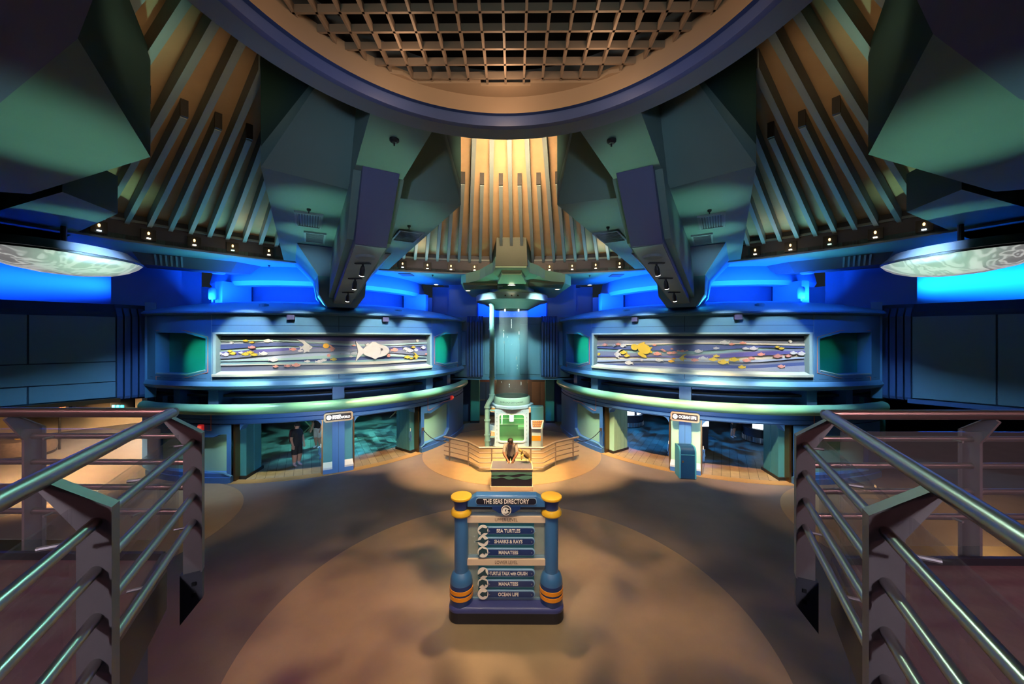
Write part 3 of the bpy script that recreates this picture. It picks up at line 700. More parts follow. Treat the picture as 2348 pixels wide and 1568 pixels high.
# ------------------------------------------------------------------ faceted beams over the drums
def beam(az):
    o = thing('ceiling_beam', hp(9, az, ZL)); o.parent = ce; o.location = Vector(hp(9, az, ZL)) - Vector(ce['_org'])
    o['_org'] = tuple(hp(9, az, ZL))
    Q = lambda r, s, h: hp(r, az, CAMH + h, s)
    h = ZL - CAMH
    for sg in (-1, 1):
        top = 5.2
        V2, V3, V4 = Q(5.4, sg * 1.85, h + .36), Q(5.4, sg * 1.85, h), Q(5.7, sg * .41, h)
        T1, T2 = Q(3.6, sg * .52, 4.6), Q(3.6, sg * .38, 4.6)
        MB().add([V2, V3, V4, T2, T1], [(0, 1, 2, 3, 4)]).build('beam_face', m_beam, o)
        MB().add([V2, T1, Q(3.6, sg * .52, top), Q(5.4, sg * 1.85, top)], [(0, 1, 2, 3)]).build('beam_flank', M('beam_flank', (.012, .045, .045), .6), o)  # shade of the turned-away face is put into a darker beam colour
        MB().add([V3, V4, Q(5.7, sg * .40, h), Q(RF + .2, sg * .40, h), Q(RF + .2, sg * 1.95, h)], [(0, 1, 2, 3, 4)]).build('beam_underside', m_beam, o)
        MB().add([V3, Q(RF, sg * 1.95, h), Q(RF, sg * 1.95, 4.2), Q(5.4, sg * 1.85, top)], [(0, 1, 2, 3)]).build('beam_side', m_beam, o)
    # tongue to the ring
    MB().loft([[Q(2.87, -.42, z), Q(2.87, .42, z), Q(6.2, .42, z), Q(6.2, -.42, z)] for z in (h + .004, 4.9)]).build('tongue', m_beam, o)
    # strut: sloped purple face, then the underside with the track lamps
    st = MB().loft([[Q(4.48, -.31, h), Q(4.48, .31, h), Q(13.5, .31, h), Q(13.5, -.31, h)], [Q(5.70, -.31, 1.88), Q(5.70, .31, 1.88), Q(13.5, .30, 1.22), Q(13.5, -.30, 1.22)]]).build('strut', m_strut, o)
    MB().loft([[Q(4.7, -.44, h), Q(4.7, .44, h), Q(13.4, .44, h), Q(13.4, -.44, h)], [Q(5.95, -.44, 2.02), Q(5.95, .44, 2.02), Q(13.4, .46, 1.40), Q(13.4, -.46, 1.40)]]).build('strut_casing', m_beam, o)
    MB().loft([[Q(5.74, -.30, 1.872), Q(5.74, .30, 1.872), Q(13.3, .29, 1.228), Q(13.3, -.29, 1.228)], [Q(5.74, -.30, 1.86), Q(5.74, .30, 1.86), Q(13.3, .29, 1.216), Q(13.3, -.29, 1.216)]]).build('strut_underside', m_trackpan, o)
    # leg standing on the drum roof
    MB().loft([[Q(11.0, -1.44, h), Q(11.0, 1.44, h), Q(15.2, 1.6, h), Q(15.2, -1.6, h)], [Q(12.5, -.82, 2.2), Q(12.5, .82, 2.2), Q(15.0, .95, 2.2), Q(15.0, -.95, 2.2)], [Q(12.75, -.78, 1.55), Q(12.75, .78, 1.55), Q(14.8, .85, 1.55), Q(14.8, -.85, 1.55)], [Q(12.95, -.5, 1.12), Q(12.95, .5, 1.12), Q(14.4, .5, 1.12), Q(14.4, -.5, 1.12)]]).build('leg', m_drum, o)
    MB().loft([[Q(11.02, -1.42, h - .012), Q(11.02, 1.42, h - .012), Q(12.48, .80, 2.2), Q(12.48, -.80, 2.2)], [Q(11.0, -1.42, h - .03), Q(11.0, 1.42, h - .03), Q(12.44, .80, 2.18), Q(12.44, -.80, 2.18)]]).build('leg_face', m_strut, o)
    # round speaker plate on the underside
    zz = lambda r: CAMH + 1.86 - (r - 5.74) * .0852
    c = Q(6.5, 0, 0); MB().lathe([(0, zz(6.5) - .03), (.2, zz(6.5) - .03), (.24, zz(6.5) + .02), (0, zz(6.5) + .05)], c.x, c.y, 24).build('speaker_plate', m_slat, o)
    return o
for az in (-29.8, 29.8): beam(az)

# side beams at the frame edges, over the deck
def side_beam(side):
    sx = lambda p: Vector((p.x if side < 0 else -p.x, p.y, p.z))
    o = thing('ceiling_beam', (side * 8, 5, ZL)); o.parent = ce; o.location = Vector((side * 8, 5, ZL)) - Vector(ce['_org'])
    A, B_, D = P(178, 88, ZL), P(345, 360, ZL), P(70, 445, ZL)
    E_ = P(0, 235, ZL); F2 = P(-70, 400, ZL)
    under = [A, B_, D, D + Vector((-4, -1.0, 0)), E_ + Vector((-4, -.6, 0)), E_]
    under = [sx(p) for p in under]
    MB().add(under, [tuple(range(6))]).build('beam_underside', m_beam, o)
    top = ZL + 1.7
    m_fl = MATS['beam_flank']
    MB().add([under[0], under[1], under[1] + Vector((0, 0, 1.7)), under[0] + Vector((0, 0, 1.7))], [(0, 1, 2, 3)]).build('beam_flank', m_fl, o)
    MB().add([under[1], under[2], under[2] + Vector((0, 0, 1.7)), under[1] + Vector((0, 0, 1.7))], [(0, 1, 2, 3)]).build('beam_side', m_beam, o)
    MB().add([under[2], under[3], under[3] + Vector((0, 0, 1.7)), under[2] + Vector((0, 0, 1.7))], [(0, 1, 2, 3)]).build('beam_side', m_beam, o)
    # purple strut plate carrying on overhead from edge A-E, and the flank above it
    G1, G2, G3, G4 = P(212, 0, ZL), P(300, -260, ZL), P(-500, -260, ZL), P(-500, 400, ZL)
    pl = [sx(p) for p in (A, G1, G2, G3, G4, E_)]
    MB().add([p + Vector((0, 0, -.004)) for p in pl], [tuple(range(6))]).build('strut', m_strut, o)
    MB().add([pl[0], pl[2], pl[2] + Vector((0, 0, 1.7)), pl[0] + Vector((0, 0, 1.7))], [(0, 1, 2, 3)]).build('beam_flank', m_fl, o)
    # second block beyond
    G, F_, I, J = P(143, 440, ZL), P(270, 490, ZL), P(105, 565, ZL), P(-60, 500, ZL)
    K = P(-60, 545, ZL)
    poly = [sx(p) for p in (G, F_, I, K, J)]
    MB().add(poly, [tuple(range(5))]).build('beam_underside', m_beam, o)
    up = Vector((0, 0, .9))
    for a, b in ((0, 1), (1, 2), (4, 0)):
        MB().add([poly[a], poly[b], poly[b] + up, poly[a] + up], [(0, 1, 2, 3)]).build('beam_flank', m_fl, o)
side_beam(-1); side_beam(1)

# ------------------------------------------------------------------ canopy over the tube
cn = thing('ceiling_canopy', (0, 17, ZL - .5)); cn.parent = ce; cn.location = Vector((0, 17, ZL - .5)) - Vector(ce['_org']); cn['_org'] = (0, 17, ZL - .5)
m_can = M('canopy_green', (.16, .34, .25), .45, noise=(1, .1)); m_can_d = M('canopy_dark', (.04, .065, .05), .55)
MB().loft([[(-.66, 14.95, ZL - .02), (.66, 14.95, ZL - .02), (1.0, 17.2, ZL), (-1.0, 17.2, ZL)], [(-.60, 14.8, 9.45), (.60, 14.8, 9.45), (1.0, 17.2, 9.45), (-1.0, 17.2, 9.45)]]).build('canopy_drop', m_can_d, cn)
def cpx(px, py, Y): return PY(px, py, Y)
star = [(1135.6, 613.4, 15.0), (1207.6, 613.4, 15.0), (1215, 625.6, 15.5), (1236, 632.5, 16.1), (1250, 642, 16.4), (1296, 650, 16.7), (1309, 655, 17.2), (1290, 668, 18.2), (1272, 682, 19.3), (1240, 684, 20.0), (1110, 684, 20.0), (1082, 681, 19.3), (1064, 664, 18.2), (1057, 650, 17.2), (1068, 650, 16.7), (1100, 641, 16.4), (1112.7, 634, 16.1), (1129.5, 625.6, 15.5)]
sv = [cpx(*p_) for p_ in star]; cc = Vector((0, 17.4, 7.42)); n_s = len(sv)
mb = MB().add(sv + [cc], [(k, (k + 1) % n_s, n_s) for k in range(n_s)])
mb.add(sv + [p_ + Vector((0, 0, .45)) for p_ in sv], [(k, (k + 1) % n_s, (k + 1) % n_s + n_s, k + n_s) for k in range(n_s)])
mb.build('canopy_star', m_can, cn)
# raised middle plate and dark patches on the star
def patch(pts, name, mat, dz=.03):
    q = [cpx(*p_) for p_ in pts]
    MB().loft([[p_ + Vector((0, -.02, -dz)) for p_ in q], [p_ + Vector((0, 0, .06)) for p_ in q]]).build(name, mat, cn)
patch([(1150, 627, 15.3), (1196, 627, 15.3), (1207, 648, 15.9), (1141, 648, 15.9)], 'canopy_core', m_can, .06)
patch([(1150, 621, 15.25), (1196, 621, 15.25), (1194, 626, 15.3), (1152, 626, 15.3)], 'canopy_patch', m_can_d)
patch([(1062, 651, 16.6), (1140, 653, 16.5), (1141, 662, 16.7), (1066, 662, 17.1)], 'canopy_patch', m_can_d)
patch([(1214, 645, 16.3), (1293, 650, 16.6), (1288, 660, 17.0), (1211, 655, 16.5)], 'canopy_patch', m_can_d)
MB().lathe([(.0, 6.52), (.84, 6.52), (.92, 6.56), (1.45, 6.82), (1.68, 6.86), (1.74, 6.90), (1.74, 7.16), (1.66, 7.22), (0, 7.25)], 0, 17.8, 64).build('canopy_dish', M('canopy_dish', (.20, .30, .32), .3, .3), cn, smooth=True)
MB().lathe([(0, 7.2), (1.1, 7.2), (1.1, 7.6), (0, 7.6)], 0, 17.8, 32).build('canopy_neck', m_can, cn)
for x in (-.28, 0, .28):
    MB().lathe([(0, 7.0), (.035, 7.0), (.035, 7.06), (0, 7.06)], x, 16.06, 10).build('canopy_port', m_dark, cn)

# ------------------------------------------------------------------ fittings in the ceiling
def on_fascia(px):
    d = ray(px, PY0); ox, oy = CAMX - HUB[0], -HUB[1]
    A = d.x ** 2 + d.y ** 2; B = ox * d.x + oy * d.y; Cc = ox * ox + oy * oy - (RF - .02) ** 2
    t = (-B + math.sqrt(B * B - A * Cc)) / A
    return Vector((CAMX + t * d.x, t * d.y, 0))
spots = [(226, 'b'), (340, 'w'), (445, 'w'), (533, 'g'), (616, 'w'), (923, 'b'), (980, 'w'), (1034, 'w'), (1088, 'w'), (1260, 'w'), (1312, 'w'), (1366, 'w'), (1421, 'w'), (1732, 'w'), (1813, 'w'), (1903, 'g'), (2008, 'w'), (2120, 'c')]
LAB = ['half hidden by the left beam', 'second from the left green beam', 'third from the left green beam', 'green glow, over the left housing', 'beside the left drum beam', 'nearest the left strut, middle bay', 'second from the left strut, middle bay', 'third from the left strut, middle bay', 'just left of the tube canopy', 'just right of the tube canopy', 'second right of the tube canopy', 'third right of the tube canopy', 'nearest the right strut, middle bay', 'beside the right drum beam', 'over the right louvred housing', 'green glow, third from the right beam', 'fourth from the right drum beam', 'cyan glow, by the right green beam']
for (px, cl), lb in zip(spots, LAB):
    c = on_fascia(px); z = ZL + .26
    t = thing('spotlight', (c.x, c.y, z), 'black recessed spotlight in the fascia, ' + lb, 'spotlight', 'recessed spotlights round the fascia')
    n = (Vector((HUB[0], HUB[1], 0)) - c).normalized(); e = Vector((-n.y, n.x, 0))
    MB().obox(c + n * .0, e, n, .17, .06, z - .19, z + .15).build('housing', m_dark, t)
    MB().lathe([(0, z - .02), (.02, z - .02), (.03, z + .03), (.018, z + .06), (0, z + .07)], c.x + n.x * .08, c.y + n.y * .08, 10).build('lamp', m_lampw, t, smooth=True)
    MB().obox(c + n * .08, e, n, .045, .03, z - .15, z - .12).build('lens', m_lampc if cl in 'bc' else (M('lamp_green', (.6, 1, .8), .4, emit=(.5, 1, .7, 2.5)) if cl == 'g' else m_lamp), t)
def downlight(px, py, lab, r=.11, z=ZL):
    p = P(px, py, z)
    t = thing('downlight', (p.x, p.y, z), lab, 'downlight', 'round downlights in the soffit')
    MB().lathe([(r, z - .015), (r + .035, z - .015), (r + .035, z + .01), (r, z + .01)], p.x, p.y, 20, caps=False).build('trim_ring', m_white, t)
    MB().lathe([(0, z - .012), (r, z - .012), (r, z - .004), (0, z - .004)], p.x, p.y, 20).build('lens', m_lamp, t)
for a in ((657, 618, 'glowing downlight in the soffit beside the left drum beam'), (1687, 620, 'glowing downlight in the soffit beside the right drum beam'), (885, 637, 'glowing downlight in the soffit right of the left strut'), (1463, 638, 'glowing downlight in the soffit left of the right strut'), (1000, 652, 'glowing downlight in the soffit left of the tube canopy'), (1352, 653, 'glowing downlight in the soffit right of the tube canopy')):
    downlight(*a)
for px, py, Y, lab in ((1173, 653, 15.95, 'bright downlight in the middle of the tube canopy'), (1073, 666, 17.2, 'small downlight in the left wing of the tube canopy'), (1278, 663, 17.1, 'small downlight in the right wing of the tube canopy')):
    p = PY(px, py, Y); downlight(px, py, lab, .10 if px != 1173 else .15, p.z)

# track lamps on the struts
for az, nm in ((-29.8, 'left'), (29.8, 'right')):
    for k, r in enumerate((7.0, 8.6, 10.6)):
        h = 1.86 - (r - 5.74) * .0852; q = hp(r, az, CAMH + h)
        t = thing('track_lamp', tuple(q), 'black track lamp under the %s strut, %s' % (nm, ('nearest the hub', 'middle of three', 'nearest the drum')[k]), 'lamp', 'track lamps under the struts')
        MB().box(q.x - .18, q.x + .18, q.y - .05, q.y + .05, q.z - .03, q.z).build('track_plate', m_dark, t)
        MB().tube([q + Vector((0, 0, -.03)), q + Vector((0, 0, -.12))], .025, 8).build('stem', m_dark, t)
        dd = Vector((-.25 if az < 0 else .25, .35, -.75)).normalized(); a = q + Vector((0, 0, -.08))
        MB().tube([a, a + dd * .06, a + dd * .08, a + dd * .23], [.04, .055, .062, .062], 14).build('can', m_dark, t, smooth=True)
        MB().tube([a + dd * .225, a + dd * .242], .056, 14).build('lens', M('track_lens', (1, 1, 1), .3, emit=(1, .95, .88, 9)), t)

# supply grilles in the beams
def grille(px, py, az, s_, lab, wd=.62, dp=.42, lat=False, group='air grilles in the beams'):
    p = P(px, py, ZL); a = rad(az); e = Vector((math.cos(a), -math.sin(a))); n = Vector((math.sin(a), math.cos(a)))
    t = thing('air_grille', (p.x, p.y, ZL - .03), lab, 'vent', group)
    MB().obox((p.x, p.y), e, n, wd / 2, dp / 2, ZL - .012, ZL - .004).build('grille_back', m_dark, t)
    for sg in (-1, 1):
        c = Vector((p.x, p.y)) + n * sg * dp / 2; MB().obox(c, e, n, wd / 2 + .03, .025, ZL - .05, ZL).build('grille_frame', m_slat, t)
        c = Vector((p.x, p.y)) + e * sg * wd / 2; MB().obox(c, e, n, .025, dp / 2, ZL - .05, ZL).build('grille_frame', m_slat, t)
    for k in range(9):
        c = Vector((p.x, p.y)) + (e if not lat else n) * ((k - 4) * (wd if not lat else dp) / 9.5)
        MB().obox(c, e, n, .012 if not lat else wd / 2, dp / 2 if not lat else .012, ZL - .035, ZL - .01).build('grille_blade', m_slat, t)
grille(708, 503, -29.8, 0, 'dark square air grille under the left drum beam, nearer the slats', .55, 1.15)
grille(722, 543, -29.8, 0, 'slotted air grille under the left drum beam, next to its leg', .5, 1.1, True)
grille(934, 540, -29.8, 0, 'dark air grille under the left drum beam, on the tube side', .65, 1.1, True)
grille(1632, 506, 29.8, 0, 'dark square air grille under the right drum beam, nearer the slats', .55, 1.15)
grille(1611, 547, 29.8, 0, 'slotted air grille under the right drum beam, next to its leg', .5, 1.1, True)
grille(1400, 541, 29.8, 0, 'dark air grille under the right drum beam, on the tube side', .65, 1.1, True)
for px, py, lab in ((932, 629, 'flat grey access panel in the soffit near the left drum beam'), (1030, 656, 'flat grey access panel in the soffit left of the canopy'), (1413, 631, 'flat grey access panel in the soffit near the right drum beam'), (1320, 657, 'flat grey access panel in the soffit right of the canopy')):
    p = P(px, py, ZL); MB().box(p.x - .28, p.x + .28, p.y - .35, p.y + .35, ZL - .03, ZL).build('access_panel', m_fascia, None, label=lab, cat='panel', group='access panels in the soffit')
# smoke detectors / sprinklers
def detector(p, lab, r=.07, group='smoke detectors'):
    t = thing('smoke_detector', (p.x, p.y, p.z - .06), lab, 'detector', group)
    MB().lathe([(0, p.z - .06), (r * .6, p.z - .055), (r, p.z - .03), (r, p.z), (0, p.z)], p.x, p.y, 16).build('detector_body', m_dark, t, smooth=True)
    MB().lathe([(0, p.z - .10), (.012, p.z - .10), (.012, p.z - .05), (0, p.z - .05)], p.x, p.y, 8).build('detector_tip', m_dark, t)
detector(P(904, 319, ZL), 'black smoke detector on the left beam by the ring'); detector(P(1402, 321, ZL), 'black smoke detector on the right beam by the ring')
for px, py, lab in ((708, 479, 'sprinkler head by the square grille of the left beam'), (938, 517, 'sprinkler head by the tube side grille of the left beam'), (1627, 481, 'sprinkler head by the square grille of the right beam'), (1394, 520, 'sprinkler head by the tube side grille of the right beam'), (617, 608, 'sprinkler head in the soffit left of the left drum beam'), (992, 630, 'sprinkler head in the soffit left of the canopy'), (1352, 631, 'sprinkler head in the soffit right of the canopy'), (1720, 614, 'sprinkler head in the soffit right of the right drum beam')):
    detector(P(px, py, ZL), lab, .045, 'sprinkler heads')

# louvred projector housings hanging from the soffit
for side in (-1, 1):
    nm = 'left' if side < 0 else 'right'
    mir = lambda x: x if side < 0 else 2348 - x + 4
    zb = ZL - .42
    c = P(mir(455), 622, zb)
    t = thing('projector_housing', (c.x, c.y, zb), 'grey wedge-shaped projector housing with louvres under the %s soffit' % nm, 'projector')
    e = Vector((.80, .60)) if side < 0 else Vector((-.80, .60)); n = Vector((-e.y, e.x)); n = n if n.y > 0 else -n
    pt = lambda a, b, z: (c.x + e.x * a + n.x * b, c.y + e.y * a + n.y * b, z)
    lo = [pt(-1.5, -.35, zb + .05), pt(1.0, -.35, zb), pt(1.6, 0, zb + .05), pt(1.0, .6, zb + .05), pt(-1.5, .6, zb + .05)]
    hi = [pt(-1.7, -.55, ZL), pt(1.2, -.55, ZL), pt(2.0, 0, ZL), pt(1.2, .8, ZL), pt(-1.7, .8, ZL)]
    MB().loft([lo, hi]).build('housing', m_fascia, t)
    for k in range(6):
        a = -1.15 + .14 * k
        MB().loft([[pt(a, -.36, zb + .05), pt(a + .05, -.36, zb + .05), pt(a + .05, -.64, ZL - .03), pt(a, -.64, ZL - .03)], [pt(a, -.32, zb + .05), pt(a + .05, -.32, zb + .05), pt(a + .05, -.56, ZL - .03), pt(a, -.56, ZL - .03)]]).build('louvre', m_slat, t)
    MB().lathe([(0, zb - .03), (.2, zb - .03), (.24, zb + .03), (0, zb + .05)], pt(.6, .05, 0)[0], pt(.6, .05, 0)[1], 20).build('lens_port', m_slat, t)

# hanging dishes; the projected ripple light is put into their emission colour
mm = bpy.data.materials.new('painted_ripple_dish'); mm.use_nodes = True; nt = mm.node_tree; b = nt.nodes['Principled BSDF']
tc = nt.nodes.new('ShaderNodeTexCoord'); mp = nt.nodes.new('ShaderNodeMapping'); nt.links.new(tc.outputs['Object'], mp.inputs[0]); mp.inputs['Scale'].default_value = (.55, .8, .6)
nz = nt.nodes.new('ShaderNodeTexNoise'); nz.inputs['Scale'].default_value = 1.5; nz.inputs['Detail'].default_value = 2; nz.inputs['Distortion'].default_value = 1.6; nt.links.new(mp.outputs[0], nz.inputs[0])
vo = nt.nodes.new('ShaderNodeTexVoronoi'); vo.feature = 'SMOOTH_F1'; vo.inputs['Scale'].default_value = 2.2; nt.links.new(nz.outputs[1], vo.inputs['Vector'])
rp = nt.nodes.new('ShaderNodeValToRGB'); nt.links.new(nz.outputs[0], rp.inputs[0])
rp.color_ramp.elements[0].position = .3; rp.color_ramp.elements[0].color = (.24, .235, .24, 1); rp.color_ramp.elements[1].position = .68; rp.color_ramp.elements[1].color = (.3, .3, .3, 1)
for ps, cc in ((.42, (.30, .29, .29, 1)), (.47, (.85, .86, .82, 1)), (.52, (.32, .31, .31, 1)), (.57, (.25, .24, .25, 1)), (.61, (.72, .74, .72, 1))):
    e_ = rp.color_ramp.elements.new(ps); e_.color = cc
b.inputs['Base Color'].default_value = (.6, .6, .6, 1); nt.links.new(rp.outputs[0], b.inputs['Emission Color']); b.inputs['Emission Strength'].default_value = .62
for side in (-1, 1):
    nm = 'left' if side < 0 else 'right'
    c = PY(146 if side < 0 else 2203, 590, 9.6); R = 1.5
    t = thing('ripple_dish', (c.x, c.y, c.z - .3), 'shallow hanging dish with projected white water ripples painted in at the %s edge' % nm, 'light')
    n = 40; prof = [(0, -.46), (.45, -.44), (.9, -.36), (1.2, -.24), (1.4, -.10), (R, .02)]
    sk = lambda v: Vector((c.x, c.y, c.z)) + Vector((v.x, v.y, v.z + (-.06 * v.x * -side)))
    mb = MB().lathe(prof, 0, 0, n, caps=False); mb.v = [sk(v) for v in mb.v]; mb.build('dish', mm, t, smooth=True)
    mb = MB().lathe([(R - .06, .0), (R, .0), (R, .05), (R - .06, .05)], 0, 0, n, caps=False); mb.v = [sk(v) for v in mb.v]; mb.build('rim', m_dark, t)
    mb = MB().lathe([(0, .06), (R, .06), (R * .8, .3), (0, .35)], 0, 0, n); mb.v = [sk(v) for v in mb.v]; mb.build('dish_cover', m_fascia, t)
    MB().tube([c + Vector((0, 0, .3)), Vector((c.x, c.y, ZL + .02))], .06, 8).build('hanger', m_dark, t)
# ------------------------------------------------------------------ murals
def zdrum(px, py, R, side):
    a = phi_of(px, R, side); p = dpt(side, R, a); d = ray(px, py); t = p.y / d.y
    return a, CAMH + d.z * t
def crom(xs, ys, x):
    n = len(xs); k = max(0, min(n - 2, next((i for i in range(n - 1) if x <= xs[i + 1]), n - 2)))
    t = (x - xs[k]) / (xs[k + 1] - xs[k]); g = lambda i: ys[max(0, min(n - 1, i))]
    p0, p1, p2, p3 = g(k - 1), g(k), g(k + 1), g(k + 2)
    return .5 * (2 * p1 + (p2 - p0) * t + (2 * p0 - 5 * p1 + 4 * p2 - p3) * t * t + (3 * p1 - p0 - 3 * p2 + p3) * t ** 3)
K_ = .22147
def fish_shape(rx, ry, cx, tail, dors, n=22):
    q = []
    for k in range(n):
        t = math.pi - .32 - (2 * math.pi - .64) * k / (n - 1)
        x, y = cx + rx * math.cos(t), ry * math.sin(t)
        if y > 0 and -.6 < math.cos(t) < .15: y += dors * (1 - abs(math.cos(t) + .2) / .4) if abs(math.cos(t) + .2) < .4 else 0
        if y < 0 and -.5 < math.cos(t) < .2: y -= dors * .6 * (1 - abs(math.cos(t) + .1) / .25) if abs(math.cos(t) + .1) < .25 else 0
        q.append((x, y))
    return q + [(-.5, -tail), (-.43, 0), (-.5, tail)]
FISH = fish_shape(.40, .19, .06, .17, .10)
BIG = fish_shape(.40, .20, .09, .30, .10, 30)
ANGEL = [(-.42, .02), (-.60, .16), (-.50, .0), (-.56, -.2), (-.34, -.08), (-.2, -.28), (-.26, -.55), (.02, -.36), (.2, -.42), (.22, -.22), (.44, -.04), (.46, .04), (.24, .22), (.05, .36), (-.2, .62), (-.75, .72), (-.34, .42), (-.22, .24)]
ROUND = [(.44 * math.cos(t), .40 * math.sin(t)) for t in [2 * math.pi * k / 12 for k in range(12)]] 
def relief(side, pts, px, py, ln, flip, R0, thick, rot=0.0):
    """flat cut-out shape standing proud of the curved panel"""
    a0, z0 = zdrum(px, py, R0, side); c = dpt(side, R0, a0); dist = c.y / ray(px, py).y
    m = ln * dist / FPX / max(.35, abs(math.cos(rad(a0 * 1.0 - (0)))) ** .5)
    ring = []
    for x, y in pts:
        x, y = x * math.cos(rot) - y * math.sin(rot), x * math.sin(rot) + y * math.cos(rot)
        x = -x if flip else x
        ring.append((a0 + (x * m / R0) * 57.3 * (1 if side < 0 else -1), z0 + y * m))
    return MB().loft([[dpt(side, R0, a, z) for a, z in ring], [dpt(side, R0 + thick, a, z) for a, z in ring]])
m_fw = M('fish_cream', (.72, .68, .58), .5); m_fy = M('fish_yellow', (.80, .55, .06), .45); m_fc = M('fish_coral', (.78, .34, .24), .5); m_fo = M('fish_amber', (.85, .42, .04), .45); m_fg = M('fish_grey', (.52, .54, .52), .5); m_eye = M('fish_line', (.10, .09, .10), .6)
bcol = {'p': (.13, .12, .32), 'g': (.24, .26, .31), 'l': (.40, .58, .48), 'b': (.46, .53, .60), 'n': (.085, .12, .27), 'c': (.66, .62, .46), 't': (.28, .45, .42), 's': (.34, .36, .41), 'd': (.15, .17, .23)}
bmat = {k: M('mural_band_' + n, bcol[k], .6, noise=((90, .35) if k in 'pns' else (4, .06))) for k, n in zip('pglbnctsd', ('purple', 'grey', 'pale_green', 'pale_blue', 'navy', 'cream', 'teal', 'speckled', 'slate'))}
